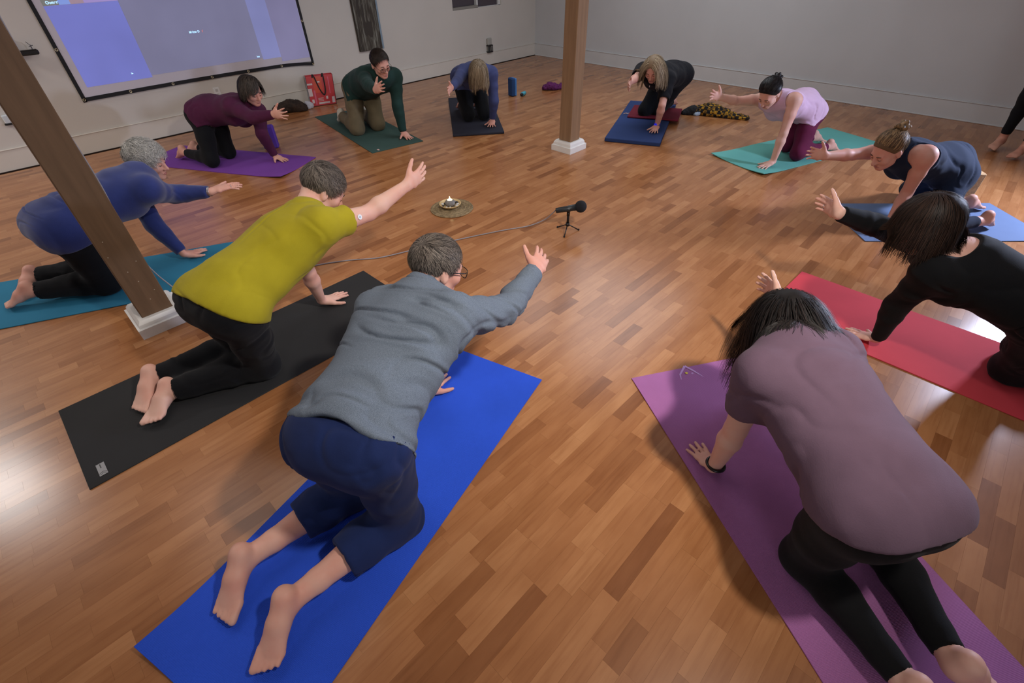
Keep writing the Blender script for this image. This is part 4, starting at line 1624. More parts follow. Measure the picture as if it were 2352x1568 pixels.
def strap(y0, sgn, drop):
    pts = spline([B(-.085, y0 - .002, hb_ - .02), B(-.080, y0 - .006, hb_ + .015), B(-.060, y0 - .016 * sgn, hb_ - .02), B(-.02, y0 - .018 * sgn, drop + .07), B(.025, y0 - .019 * sgn, drop), B(.050, y0 - .018 * sgn, drop + .06), B(.050, y0 - .016 * sgn, hb_ - .04), B(.046, y0 - .006, hb_ + .018), B(.03, y0 - .002, hb_ - .02)], 6)
    v = []; f = []
    for i, p in enumerate(pts):
        d = nrm(np.array(pts[min(i + 1, len(pts) - 1)]) - np.array(pts[max(i - 1, 0)]))
        s = nrm(np.cross(d, (0, 1., 0))) * .008
        for q, yy in ((-1, 0), (1, 0), (1, .002), (-1, .002)):
            v.append(p + s * q + np.array((0, yy, 0)))
    for i in range(len(pts) - 1):
        for k in range(4):
            a, b = i * 4 + k, i * 4 + (k + 1) % 4
            f.append((a, b, b + 4, a + 4))
    return MB().add(v, f).build('handle', HND, bg)
strap(-dp_ - .002, 1, .13)



# ---------------------------------------------------------------- the class: one Empty per person, body + clothes + hair as parts
JOINTS = {
    'gray': {'hipL': (0.246, 1.107, 0.502), 'hipR': (0.329, 0.919, 0.505), 'kneeL': (0.286, 1.174, 0.072), 'kneeR': (0.330, 0.945, 0.071), 'ankL': (-0.127, 1.194, 0.083), 'ankR': (-0.088, 0.952, 0.085), 'toeL': (-0.270, 1.080, 0.025), 'toeR': (-0.239, 0.845, 0.025), 'neck': (0.741, 1.240, 0.702), 'shL': (0.666, 1.395, 0.601), 'shR': (0.772, 1.057, 0.683), 'elL': (0.733, 1.400, 0.311), 'elR': (1.042, 1.079, 0.564), 'wrL': (0.808, 1.393, 0.059), 'wrR': (1.292, 1.142, 0.603), 'tipL': (0.973, 1.460, 0.017), 'tipR': (1.457, 1.222, 0.617), 'head': (0.924, 1.332, 0.711)},
    'yellow': {'hipL': (0.283, 2.192, 0.492), 'hipR': (0.332, 1.993, 0.484), 'kneeL': (0.339, 2.324, 0.076), 'kneeR': (0.348, 2.136, 0.072), 'ankL': (-0.068, 2.420, 0.082), 'ankR': (-0.043, 2.288, 0.062), 'toeL': (-0.194, 2.285, 0.026), 'toeR': (-0.179, 2.168, 0.031), 'neck': (0.788, 2.206, 0.714), 'shL': (0.755, 2.360, 0.592), 'shR': (0.796, 2.012, 0.695), 'elL': (0.797, 2.379, 0.300), 'elR': (1.078, 2.084, 0.643), 'wrL': (0.840, 2.450, 0.054), 'wrR': (1.329, 2.079, 0.712), 'tipL': (1.017, 2.479, 0.018), 'tipR': (1.508, 2.105, 0.747), 'head': (0.973, 2.288, 0.746)},
    'grayhair': {'hipL': (-0.056, 3.711, 0.473), 'hipR': (-0.024, 3.520, 0.463), 'kneeL': (0.000, 3.806, 0.075), 'kneeR': (-0.010, 3.627, 0.069), 'ankL': (-0.315, 4.041, 0.087), 'ankR': (-0.359, 3.809, 0.094), 'toeL': (-0.450, 3.934, 0.025), 'toeR': (-0.517, 3.861, 0.024), 'neck': (0.418, 3.707, 0.638), 'shL': (0.399, 3.860, 0.525), 'shR': (0.427, 3.527, 0.566), 'elL': (0.403, 3.812, 0.250), 'elR': (0.578, 3.721, 0.435), 'wrL': (0.461, 3.674, 0.057), 'wrR': (0.764, 3.561, 0.441), 'tipL': (0.612, 3.744, 0.016), 'tipR': (0.964, 3.514, 0.459), 'head': (0.551, 3.845, 0.636)},
    'purple': {'hipL': (1.544, 5.712, 0.446), 'hipR': (1.389, 5.604, 0.425), 'kneeL': (1.500, 5.555, 0.073), 'kneeR': (1.288, 5.423, 0.074), 'ankL': (1.294, 5.886, 0.091), 'ankR': (1.157, 5.788, 0.105), 'toeL': (1.231, 6.042, 0.025), 'toeR': (1.121, 5.943, 0.021), 'neck': (1.737, 5.261, 0.567), 'shL': (1.841, 5.332, 0.428), 'shR': (1.572, 5.180, 0.549), 'elL': (1.737, 5.125, 0.276), 'elR': (1.635, 4.921, 0.483), 'wrL': (1.799, 5.157, 0.047), 'wrR': (1.750, 4.712, 0.522), 'tipL': (1.851, 4.997, 0.019), 'tipR': (1.811, 4.553, 0.540), 'head': (1.765, 5.097, 0.658)},
    'green': {'hipL': (3.173, 5.421, 0.442), 'hipR': (2.969, 5.425, 0.435), 'kneeL': (3.072, 5.207, 0.072), 'kneeR': (2.818, 5.238, 0.070), 'ankL': (3.145, 5.619, 0.092), 'ankR': (2.876, 5.651, 0.121), 'toeL': (3.114, 5.798, 0.025), 'toeR': (2.942, 5.803, 0.022), 'neck': (3.058, 4.939, 0.668), 'shL': (3.227, 4.929, 0.567), 'shR': (2.869, 4.962, 0.629), 'elL': (3.129, 4.817, 0.312), 'elR': (2.746, 4.695, 0.599), 'wrL': (3.116, 4.772, 0.055), 'wrR': (2.668, 4.447, 0.600), 'tipL': (3.093, 4.594, 0.018), 'tipR': (2.656, 4.275, 0.662), 'head': (2.974, 4.771, 0.747)},
    'navy': {'hipL': (4.174, 4.682, 0.436), 'hipR': (4.011, 4.769, 0.449), 'kneeL': (4.096, 4.476, 0.102), 'kneeR': (3.936, 4.583, 0.103), 'ankL': (4.295, 4.801, 0.115), 'ankR': (4.116, 4.920, 0.115), 'toeL': (4.377, 4.946, 0.055), 'toeR': (4.190, 5.069, 0.055), 'neck': (3.897, 4.328, 0.650), 'shL': (4.032, 4.255, 0.555), 'shR': (3.748, 4.412, 0.594), 'elL': (3.989, 4.189, 0.298), 'elR': (3.533, 4.253, 0.561), 'wrL': (4.039, 4.278, 0.084), 'wrR': (3.339, 4.116, 0.555), 'tipL': (3.914, 4.173, 0.048), 'tipR': (3.195, 4.033, 0.541), 'head': (3.778, 4.192, 0.608)},
    'blonde': {'hipL': (5.609, 2.802, 0.473), 'hipR': (5.597, 2.991, 0.453), 'kneeL': (5.492, 2.968, 0.119), 'kneeR': (5.379, 3.076, 0.117), 'ankL': (5.878, 3.014, 0.130), 'ankR': (5.755, 3.180, 0.130), 'toeL': (6.048, 3.030, 0.070), 'toeR': (5.921, 3.217, 0.070), 'neck': (5.129, 2.873, 0.618), 'shL': (5.137, 2.721, 0.512), 'shR': (5.143, 3.050, 0.564), 'elL': (4.956, 2.637, 0.321), 'elR': (4.887, 2.950, 0.550), 'wrL': (5.025, 2.695, 0.097), 'wrR': (4.656, 2.878, 0.548), 'tipL': (4.867, 2.641, 0.063), 'tipR': (4.506, 2.800, 0.521), 'head': (4.953, 2.805, 0.637)},
    'pink': {'hipL': (5.467, 1.330, 0.346), 'hipR': (5.554, 1.479, 0.424), 'kneeL': (5.171, 1.257, 0.075), 'kneeR': (5.353, 1.417, 0.073), 'ankL': (5.525, 1.093, 0.088), 'ankR': (5.723, 1.297, 0.085), 'toeL': (5.685, 1.038, 0.025), 'toeR': (5.880, 1.231, 0.025), 'neck': (5.074, 1.565, 0.563), 'shL': (5.032, 1.396, 0.541), 'shR': (5.143, 1.712, 0.482), 'elL': (4.927, 1.371, 0.288), 'elR': (4.909, 1.857, 0.488), 'wrL': (4.878, 1.367, 0.050), 'wrR': (4.687, 1.930, 0.551), 'tipL': (4.720, 1.419, 0.021), 'tipR': (4.534, 1.991, 0.594), 'head': (4.888, 1.586, 0.597)},
    'tank': {'hipL': (4.559, 0.058, 0.315), 'hipR': (4.698, 0.153, 0.404), 'kneeL': (4.226, -0.009, 0.076), 'kneeR': (4.914, 0.290, 0.075), 'ankL': (4.556, -0.231, 0.099), 'ankR': (4.866, -0.104, 0.081), 'toeL': (4.718, -0.272, 0.021), 'toeR': (5.025, -0.179, 0.025), 'neck': (4.268, 0.399, 0.565), 'shL': (4.167, 0.250, 0.540), 'shR': (4.376, 0.514, 0.465), 'elL': (4.241, 0.254, 0.269), 'elR': (4.130, 0.649, 0.468), 'wrL': (4.115, 0.253, 0.054), 'wrR': (3.919, 0.777, 0.485), 'tipL': (3.976, 0.352, 0.018), 'tipR': (3.794, 0.892, 0.521), 'head': (4.084, 0.459, 0.552)},
    'black': {'hipL': (2.607, -0.545, 0.432), 'hipR': (2.801, -0.528, 0.419), 'kneeL': (2.818, -0.558, 0.073), 'kneeR': (3.030, -0.585, 0.075), 'ankL': (2.868, -0.953, 0.085), 'ankR': (3.112, -0.974, 0.085), 'toeL': (2.892, -1.125, 0.025), 'toeR': (3.137, -1.146, 0.025), 'neck': (2.679, -0.086, 0.638), 'shL': (2.503, -0.078, 0.558), 'shR': (2.829, -0.037, 0.519), 'elL': (2.606, -0.032, 0.300), 'elR': (2.877, 0.241, 0.533), 'wrL': (2.665, -0.040, 0.059), 'wrR': (2.686, 0.373, 0.617), 'tipL': (2.704, 0.117, 0.015), 'tipR': (2.796, 0.509, 0.615), 'head': (2.551, 0.031, 0.722)},
    'mauve': {'hipL': (1.128, -0.188, 0.477), 'hipR': (1.298, -0.282, 0.455), 'kneeL': (1.199, -0.173, 0.071), 'kneeR': (1.433, -0.339, 0.067), 'ankL': (1.008, -0.521, 0.085), 'ankR': (1.137, -0.587, 0.119), 'toeL': (0.917, -0.670, 0.025), 'toeR': (1.244, -0.694, 0.020), 'neck': (1.500, 0.140, 0.644), 'shL': (1.334, 0.195, 0.583), 'shR': (1.642, 0.056, 0.562), 'elL': (1.343, 0.198, 0.304), 'elR': (1.865, 0.209, 0.481), 'wrL': (1.340, 0.212, 0.059), 'wrR': (2.055, 0.361, 0.438), 'tipL': (1.429, 0.346, 0.014), 'tipR': (2.167, 0.494, 0.437), 'head': (1.656, 0.239, 0.587)},
    'stand': {'hipL': (6.750, -0.250, 0.880), 'hipR': (6.780, -0.070, 0.880), 'kneeL': (6.660, -0.265, 0.470), 'kneeR': (6.790, -0.085, 0.470), 'ankL': (6.660, -0.270, 0.085), 'ankR': (6.830, -0.085, 0.085), 'toeL': (6.470, -0.215, 0.022), 'toeR': (6.645, -0.045, 0.022), 'neck': (6.790, -0.160, 1.410), 'shL': (6.750, -0.340, 1.340), 'shR': (6.800, 0.020, 1.340), 'elL': (6.720, -0.420, 1.090), 'elR': (6.840, 0.060, 1.090), 'wrL': (6.600, -0.220, 1.130), 'wrR': (6.640, -0.100, 1.160), 'tipL': (6.600, -0.050, 1.160), 'tipR': (6.580, -0.260, 1.180), 'head': (6.740, -0.150, 1.550)}}
SKIN = {k: skin_mat('skin_' + k, c) for k, c in dict(rosy='d3a493', pale='d9b09f', tan='c2917a', warm='c99a84').items()}
HAIR = dict(salt=hair_mat('hair_salt', '2b2521', '857a70'), grey=hair_mat('hair_grey', '807f7c', 'd6d4ce'), brown=hair_mat('hair_brown', '120c09', '3a2920'),
            dark=hair_mat('hair_dark', '0a0808', '231a16'), cut=hair_mat('hair_cut', '16100d', '33261f'), blond=hair_mat('hair_blond', '6b5640', 'b59f80'),
            ash=hair_mat('hair_ash', '5a4a38', '9c8a70'), bob=hair_mat('hair_bob', '1d1815', '4d443d'), streak=hair_mat('hair_streak', '33241a', 'a5865f'),
            blackhair=hair_mat('hair_black', '060506', '2b2626', .4))
EYE_W = mat('eye_white', 'a89f9a', .3)
IRIS = mat('iris', '2c2018', .15)
LIPS = {k: mat('lips_' + k, c, .45) for k, c in dict(rosy='a86a62', pale='b0706a', tan='955a50', warm='a0655c').items()}
LENS = NT('lens')
LENS.b.inputs['Base Color'].default_value = (.9, .95, 1, 1)
LENS.b.inputs['Roughness'].default_value = .02
LENS.b.inputs['Transmission Weight'].default_value = 1
LENS.b.inputs['IOR'].default_value = 1.05
LENS = LENS.m


def cloth(name, c, var=.12, scale=12, bump=.25, bscale=260, rough=.9, sheen=.04):
    return mat(name, c, rough, var=var, scale=scale, bump=bump, bscale=bscale, spec=.2, sheen=sheen)


def heather(name, c0, c1):
    t = NT(name)
    mp = t.coords(scale=(1, 1, 1))
    nz = t.noise(mp, 800, 4, .7)
    r = t.ramp(nz, 'Fac', [(.34, hexc(c0)), (.62, hexc(c1))])
    t.l(r, 'Color', t.b, 'Base Color')
    t.b.inputs['Roughness'].default_value = .9
    t.b.inputs['Specular IOR Level'].default_value = .2
    t.bump(nz, 'Fac', .3, .001)
    return t.m


def wrinkle(F, V, Fc, spec):
    """spec: list of (kind, amp, (f_side, f_spine, f_up), seed, power)"""
    N = vnormals(V, Fc)
    q = np.stack([(V - F.Pc) @ F.side, (V - F.Pc) @ F.d, (V - F.Pc) @ F.U], 1)
    out = np.zeros(len(V))
    for kind, amp, fr, seed, pw in spec:
        # let the folds wander
        ww = q + .05 * np.stack([npnoise(q * 5, seed + 9), npnoise(q * 5, seed + 17), npnoise(q * 5, seed + 23)], 1)
        n = npnoise(ww * np.array(fr) + seed * 1.37, seed)
        mk_ = np.clip(npnoise(q * 4.5, seed + 3) * 1.4 + .55, 0, 1)
        if kind == 'crease':
            out -= amp * mk_ * np.clip(1 - np.abs(n) * 5.5, 0, 1) ** 1.3 - amp * .35 * mk_ * np.clip(1 - np.abs(np.abs(n) - .3) * 4, 0, 1)
        elif kind == 'ridge':
            out += amp * mk_ * np.clip(1 - np.abs(n) * 2.2, 0, 1) ** pw
        else:
            out += amp * n
    r = np.linalg.norm(q - q * np.array((0, 1., 0)), axis=1)
    out = np.where(out < 0, out * (1 - .72 * np.clip((r - .19) / .06, 0, 1)), out)
    out = np.maximum(out, -.011)
    return V + N * out[:, None]


def tuck(V, Q, fld, amount):
    k = np.clip((-.003 - fld.at(V)) / .006, 0, 1)
    for i in range(2):                                    # even out before moving
        acc = np.bincount(Q.ravel(), weights=np.repeat(k[Q].mean(1), 4), minlength=len(V)); cnt = np.bincount(Q.ravel(), minlength=len(V))
        k = np.minimum(k, acc / np.maximum(cnt, 1))
    return V - vnormals(V, Q) * (k * amount)[:, None]


def sock(F, S, m, parent):
    parts = ['foot' + S]
    f = Field(*F.bounds(parts + [], .012), .006)
    for p in F.P:
        if p['part'] == 'foot' + S:
            f.add(p, .005, .03)
    an, kn = F.j['ank' + S], F.j['knee' + S]
    f.add(cap('x', an, lerp(an, kn, .12), .043 * F.s, .043 * F.s), 0)
    f.cut(np.array((0, 0, .005)), np.array((0, 0, -1.)))
    V, Q = f.mesh()
    return mk('sock', smooth_mesh(V, Q, 2), Q, m, parent, True)


def torus(c, n, r, t, seg=24):
    n = nrm(n)
    a = nrm(np.cross(n, (0.3, .5, .8))); b = np.cross(n, a)
    return [c + r * (math.cos(2 * math.pi * k / seg) * a + math.sin(2 * math.pi * k / seg) * b) for k in range(seg)]


def glasses(F, parent, rw=.026, rh=.019, m=BLACKP):
    mb = MB()
    T = F.T
    for sx in (-1, 1):
        pts = []
        for k in range(20):
            a = 2 * math.pi * k / 20
            ca, sa = math.cos(a), math.sin(a)
            x = rw * math.copysign(abs(ca) ** .65, ca); z = rh * math.copysign(abs(sa) ** .65, sa)
            pts.append(T(.034 * sx + x, .112 - .12 * abs(.034 * sx + x) , -.006 + z))
        mb.loop(pts, .0018, 5)
        mb.tube([T(.058 * sx, .106, .002), T(.074 * sx, .085, .002), T(.080 * sx, .0, .004), T(.078 * sx, -.02, -.012)], .0019, 5)
    mb.tube([T(-.008, .112, -.002), T(0, .115, .001), T(.008, .112, -.002)], .0018, 5)
    g = mb.build('glasses', m, parent, True)
    for sx in (-1, 1):
        mb = MB()
        pts = [T(.034 * sx + rw * .95 * math.cos(2 * math.pi * k / 16), .110 - .12 * abs(.034 * sx + rw * .95 * math.cos(2 * math.pi * k / 16)), -.006 + rh * .95 * math.sin(2 * math.pi * k / 16)) for k in range(16)]
        mb.add(pts, [tuple(range(16))])
        mb.build('lens', LENS, g)
    return g


def person(key, label, s, b, face, up, palm, skin, hairspec, clothes, res, standing=False, hz=0.0, extras=None, wear=None):
    J = {k: np.array(v) for k, v in JOINTS[key].items()}
    P = (J['hipL'] + J['hipR']) / 2
    d = J['neck'] - P
    rz = math.atan2(d[1], d[0]) if not standing else math.atan2(face[1], face[0])
    c, sn = math.cos(-rz), math.sin(-rz)
    Rm = np.array(((c, -sn, 0), (sn, c, 0), (0, 0, 1.)))
    o = np.array((P[0], P[1], 0))
    L = lambda v: Rm @ (np.asarray(v, float) - o)
    D = lambda v: Rm @ np.asarray(v, float)
    JL = {k: L(v) for k, v in J.items()}
    palm = {k: (D(v) if k in 'LR' else v) for k, v in palm.items()}
    e = empty('person', (P[0], P[1], 0), rz, label, 'person', 'people in the yoga class')
    F = Figure(JL, s, b, D(face), D(up), palm, standing)
    gz = hz + .006
    worn = []
    for cl in clothes:                                    # what lies under another layer is tucked in a little
        V, Q, fld = F.garment(cl['make'](F), cl.get('res', res * 1.25), gz - .001)
        V = smooth_mesh(V, Q, cl.get('sm', 2))
        if cl.get('wr'):
            V = wrinkle(F, V, Q, cl['wr'])
        for w in worn:
            V = tuck(V, Q, w, .026)
        V[:, 2] = np.maximum(V[:, 2], gz - .001)
        mk(cl['name'], V, Q, cl['m'], e, True)
        worn.append(fld)
    V, Q = F.body(res, gz)
    V = smooth_mesh(V, Q, 1, .4)
    for w in worn:
        V = tuck(V, Q, w, .014)
    V[:, 2] = np.maximum(V[:, 2], gz)
    bo = mk('body', V, Q, SKIN[skin], e, True)
    T, hs = F.T, F.hs
    for sx in (-1, 1):
        mb = MB().ball(T(.031 * sx, .0795, -.005), .0120 * hs, 12, 8)
        ey = mb.build('eye', EYE_W, bo, True)
        mb = MB().ball(T(.0315 * sx, .0880, -.0070), .0055 * hs, 8, 6)
        mb.build('iris', IRIS, ey, True)
        ld = MB().ball(T(.0312 * sx, .0795, -.0005), .0132 * hs, 12, 8).build('eyelid', SKIN[skin], bo, True)
        MB().tube([T(.019 * sx, .0890, -.0045), T(.031 * sx, .0935, -.0035), T(.043 * sx, .0860, -.0050)], [.0007, .0013, .0008], 4).build('eyelashes', IRIS, ld, True)
        MB().tube([T(.016 * sx, .0935, .018), T(.030 * sx, .0945, .0225), T(.046 * sx, .084, .019)], [.0022, .0028, .0016], 5).build('eyebrow', HAIR[hairspec['m']] if hairspec['m'] not in ('blond', 'ash', 'grey') else HAIR['ash'], bo, True)
    MB().tube([T(-.022, .087, -.071), T(-.010, .0955, -.0685), T(0, .096, -.070), T(.010, .0955, -.0685), T(.022, .087, -.071)], [.002, .0055, .006, .0055, .002], 6).build('lips', LIPS[skin], bo, True)
    hk = dict(hairspec); hm = HAIR[hk.pop('m')]
    hair(F, hk.pop('style'), hm, e, **hk)
    if wear:
        wear(F, e)
    return F, e


def top(off=.012, hem=.02, sleeve='long', st=.96, butt=True, rin=None, arms=.010, subs=None, extra=None, k=.03, plane=None, skirt=True, drop=.16):
    """plane = (along spine, towards back, normal along spine, normal towards back): the hem; skirt: the hem also hides the top of the thighs"""
    def f(F):
        trunk = [(['pelvis', 'torso'] + (['butt'] if butt else []), off)]
        limbs = []
        for S in 'LR':
            a, e_, w = F.j['sh' + S], F.j['el' + S], F.j['wr' + S]
            if sleeve == 'long':
                limbs += [('arm' + S, arms + .004, None), ('fore' + S, arms, (lerp(e_, w, st), nrm(w - e_), rin))]
            elif sleeve == 'short':
                limbs += [('arm' + S, arms + .008, (lerp(a, e_, st), nrm(e_ - a), (.052 * F.b.get('limb', 1) + .002) * F.s))]
        if plane:
            a, u, nd, nu = plane
            cuts = [(F.A0 + F.d * a * F.s + F.U * u * F.s, -nrm(F.d * nd + F.U * nu))]
        else:
            cuts = [(lerp(F.A0, F.A1, hem), -F.d)]
        if skirt:
            for S in 'LR':
                limbs.append(('thigh' + S, off, cuts + [(F.A0 - F.U * drop * F.s, -F.U)]))
        return dict(trunk=trunk, limbs=limbs, cuts=cuts, subs=subs(F) if subs else [], extra=extra(F) if extra else [], k=k, kt=max(k, .05))
    return f


def bottoms(off=.008, cuff=.9, waist=.22, rin=None, k=.03, leg=None, plane=None):
    def f(F):
        lg = off if leg is None else leg
        limbs = []
        for S in 'LR':
            kn, an = F.j['knee' + S], F.j['ank' + S]
            limbs += [('thigh' + S, lerp(off, lg, .5), None), ('shin' + S, lg, (lerp(kn, an, cuff), nrm(an - kn), rin))]
        if plane:
            a, u, nd, nu = plane
            cuts = [(F.A0 + F.d * a * F.s + F.U * u * F.s, nrm(F.d * nd + F.U * nu))]
        else:
            cuts = [(lerp(F.A0, F.A1, waist), F.d)]
        return dict(trunk=[(['pelvis', 'butt'], off)], limbs=limbs, cuts=cuts, k=max(k, .05))
    return f


def hd(yaw, pitch, roll=0.):
    """face direction and crown direction from heading, downward pitch, roll"""
    y, p = R_(yaw), R_(pitch)
    f = np.array((math.cos(y) * math.cos(p), math.sin(y) * math.cos(p), -math.sin(p)))
    u = np.array((math.cos(y) * math.sin(p), math.sin(y) * math.sin(p), math.cos(p)))
    r = np.cross(f, u)
    u = u * math.cos(R_(roll)) + r * math.sin(R_(roll))
    return f, u


def palms(heading, **kw):
    h = R_(heading)
    rgt = np.array((math.sin(h), -math.cos(h), 0))
    d = dict(L=rgt, R=np.array((0, 0, 1.)), flatL=.006)
    d.update(kw)
    return d


BLK = cloth('black_jersey', '0e0f13')
fld_soft = [('crease', .007, (4, 12, 6), 3, 1.6), ('n', .002, (8, 8, 8), 5, 1)]


def leg_folds(seed):
    return [('crease', .008, (8, 8, 12), seed, 1.5), ('n', .003, (8, 8, 8), seed + 2, 1)]


# --- man in grey on the blue mat
def gray_collar(F):
    a = F.N - F.U * .05 * F.s + F.d * .0
    b = lerp(F.N - F.U * .03 * F.s, F.T(0, -.03, -.045), .52)
    return [cap('x', a, b, .069 * F.s, .068 * F.s, k=.02)]


def wear_gray(F, e):
    glasses(F, e)
    k0, f, th, n = F.knuckle['L']
    MB().loop(torus(k0 - th * .012 + f * .022 + np.array((0, 0, .0)), f, .0105, .002), .0018).build('ring', GOLD, e, True)


f_, u_ = hd(-8, 24, -4)
person('gray', 'man in a heathered grey pullover and cropped navy trousers kneeling on the bright blue mat', 1.02, dict(w=1.0, d=.98, waist=1.0), f_, u_,
       palms(30, spreadL=.9, spreadR=.8, R=np.array((-.55, .50, .60))), 'rosy', dict(m='salt', style='short', n=4600, length=.042, rad=.0010, thick=.010, seed=3),
       [dict(name='pullover', m=heather('heather_grey', '3f4853', '7a8593'), res=.0054, make=top(.022, .040, 'long', .97, arms=.012, extra=gray_collar, rin=None, k=.03, butt=False),
             wr=[('crease', .013, (2.0, 14, 4), 11, 2.2), ('crease', .011, (3.0, 20, 5), 21, 2.5), ('crease', .009, (6, 9, 5), 37, 2.5), ('n', .0025, (5, 8, 6), 4, 1)], sm=1),
        dict(name='cropped_trousers', m=cloth('navy_cotton', '182650', bump=.15), res=.0068, make=bottoms(.007, .52, .09, rin=.056, k=.035, leg=.026),
             wr=[('crease', .010, (6, 9, 12), 31, 1.4), ('crease', .008, (10, 6, 9), 35, 1.4), ('n', .005, (6, 6, 6), 8, 1)])], .0056, wear=wear_gray)


# --- man in the mustard T-shirt on the black mat
def wear_yellow(F, e):
    a, b = F.j['shR'], F.j['elR']
    dn = nrm(b - a); c = lerp(a, b, .66)
    n = np.array((-.35, -.80, .30)); n = nrm(n - dn * (n @ dn))
    p = c + n * .0450 * F.s
    s_ = MB().tube([p, p + n * .004], .0125, 16).build('glucose_sensor', mat('sensor_white', 'd6d8da', .4), e)
    MB().tube([p + n * .004, p + n * .0055], .004, 10).build('sensor_port', mat('sensor_hole', '7f94a8', .4), s_)


f_, u_ = hd(-12, 42, 0)
person('yellow', 'man in a mustard yellow T-shirt and black trousers kneeling on the black mat', 1.02, dict(w=1.02, d=1.0), f_, u_,
       palms(12, spreadL=.8, spreadR=1.1), 'pale', dict(m='salt', style='short', n=4600, length=.046, rad=.0010, thick=.012, seed=5),
       [dict(name='t_shirt', m=cloth('mustard', 'a0931e', var=.06), res=.0068, make=top(.019, 0, 'short', .52, arms=.012, k=.03, plane=(-.055, .09, .92, .38), skirt=True),
             wr=[('crease', .006, (4, 10, 7), 13, 2.2), ('crease', .005, (10, 5, 9), 33, 2.2), ('n', .0015, (5, 6, 5), 6, 1)]),
        dict(name='trousers', m=BLK, res=.0075, make=bottoms(.008, .93, k=.035, leg=.020, rin=.045, plane=(-.02, .09, .92, .38)), wr=leg_folds(41))], .0060, wear=wear_yellow)


# --- grey haired woman on the teal blue mat
def wear_grayhair(F, e):
    w, el = F.j['wrR'], F.j['elR']
    dn = nrm(w - el)
    br = MB()
    for q in (.955, .985):
        c = lerp(el, w, q)
        br.loop(torus(c, dn, .031 * F.s, .002), .0024)
    br.build('bracelet', METAL, e, True)
    k0, f, th, n = F.knuckle['R']
    MB().loop(torus(k0 - th * .012 + f * .020, f, .0105, .002), .0018).build('ring', METAL, e, True)


f_, u_ = hd(-38, 16, 0)
person('grayhair', 'grey haired woman in a navy blue tunic and black trousers behind the wide brown post', .96, dict(fem=True, w=1.04, d=1.04, waist=1.10, hip=.94, bust=.8), f_, u_,
       palms(0, R=np.array((.2, 1., .15)), spreadR=.5, spreadL=.8), 'rosy', dict(m='grey', style='short', n=4600, length=.072, rad=.0011, thick=.026, seed=7, curl=.010),
       [dict(name='tunic', m=cloth('navy_velour', '27336b', sheen=.25), res=.0070, make=top(.016, 0, 'long', .93, arms=.014, k=.035, plane=(0, -.10, .3, .95), skirt=True),
             wr=[('crease', .007, (3, 18, 6), 17, 1.8), ('n', .003, (6, 6, 6), 9, 1)]),
        dict(name='trousers', m=BLK, res=.0078, make=bottoms(.006, .90, k=.03, leg=.020, rin=.045, plane=(0, -.05, .3, .95)), wr=leg_folds(43))], .0060, wear=wear_grayhair)

# --- woman in plum on the purple mat
f_, u_ = hd(-78, 22, 0)
person('purple', 'short haired woman in a plum sweater and black leggings on the purple mat', .95, dict(fem=True, w=1.05, d=1.05, waist=1.12), f_, u_,
       palms(-55, spreadR=1.9, spreadL=1.2), 'rosy', dict(m='bob', style='bob', n=2200, length=.095, rad=.0018, thick=.022, seed=9, part=-.03),
       [dict(name='sweater', m=cloth('plum_knit', '4c1d3c'), make=top(.016, 0, 'long', .97, arms=.012, k=.035, plane=(-.05, .08, .93, .36), skirt=True, drop=.10), wr=fld_soft),
        dict(name='leggings', m=BLK, make=bottoms(.005, .88, .10, k=.03))], .0074)


# --- man in dark green
def wear_green(F, e):
    glasses(F, e, .027, .019)
    for S in 'LR':
        sock(F, S, mat('sock_oat', 'b9b5a8', .9, bump=.2), e)
    dn = nrm(F.j['wrL'] - F.j['elL'])
    MB().loop(torus(lerp(F.j['elL'], F.j['wrL'], .98), dn, .032, .003), .004).build('wristband', BLACKP, e, True)


f_, u_ = hd(-92, 22, 6)
person('green', 'man in black glasses, dark green sweater and olive trousers on the dark green mat', 1.02, dict(w=1.06, d=1.06, waist=1.1, belly=1.1), f_, u_,
       palms(-90, spreadR=1.2), 'rosy', dict(m='cut', style='short', n=2500, length=.030, rad=.0014, thick=.012, seed=11),
       [dict(name='sweater', m=cloth('forest_knit', '1e3733'), make=top(.018, .03, 'long', .97, arms=.014, k=.035), wr=fld_soft),
        dict(name='trousers', m=cloth('olive_twill', '665b46'), make=bottoms(.010, .92, .14, k=.03, leg=.022, rin=.045), wr=leg_folds(45))], .0074, wear=wear_green)

# --- woman in the slate blue top, head down
f_, u_ = hd(-122, 58, 0)
person('navy', 'ash blonde woman in a slate blue sweater, head hanging, on the black pad', .93, dict(fem=True, w=.98), f_, u_,
       palms(-112, spreadR=1.5, spreadL=1.6, flatL=.032), 'rosy', dict(m='ash', style='bob', n=2200, length=.17, rad=.0020, thick=.022, seed=13, part=None),
       [dict(name='sweater', m=cloth('slate_knit', '3b4269'), make=top(.014, 0, 'long', .97, arms=.010, k=.035, plane=(-.03, .08, .93, .36), skirt=True), wr=fld_soft),
        dict(name='trousers', m=BLK, make=bottoms(.008, .92, .10, k=.03, leg=.016))], .0074, hz=.026)


# --- blonde woman in black
def wear_blonde(F, e):
    dn = nrm(F.j['wrL'] - F.j['elL'])
    c = lerp(F.j['elL'], F.j['wrL'], .93)
    b = MB().loop(torus(c, dn, .030, .004), .006).build('wristwatch', mat('watch_blue', '2a2f9c', .4), e, True)
    n = nrm(np.array((1, 0, .4)) - dn * (np.array((1, 0, .4)) @ dn))
    MB().tube([c + n * .026, c + n * .036], .017, 14).build('watch_face', mat('watch_glow', '1d1db0', .2, emit='2a2ad0', es=.6), b)
    p = F.N - F.U * .14 * F.s + F.d * .03
    MB().ball(p - F.U * .05, (.006, .006, .014)).build('pendant', METAL, e, True)


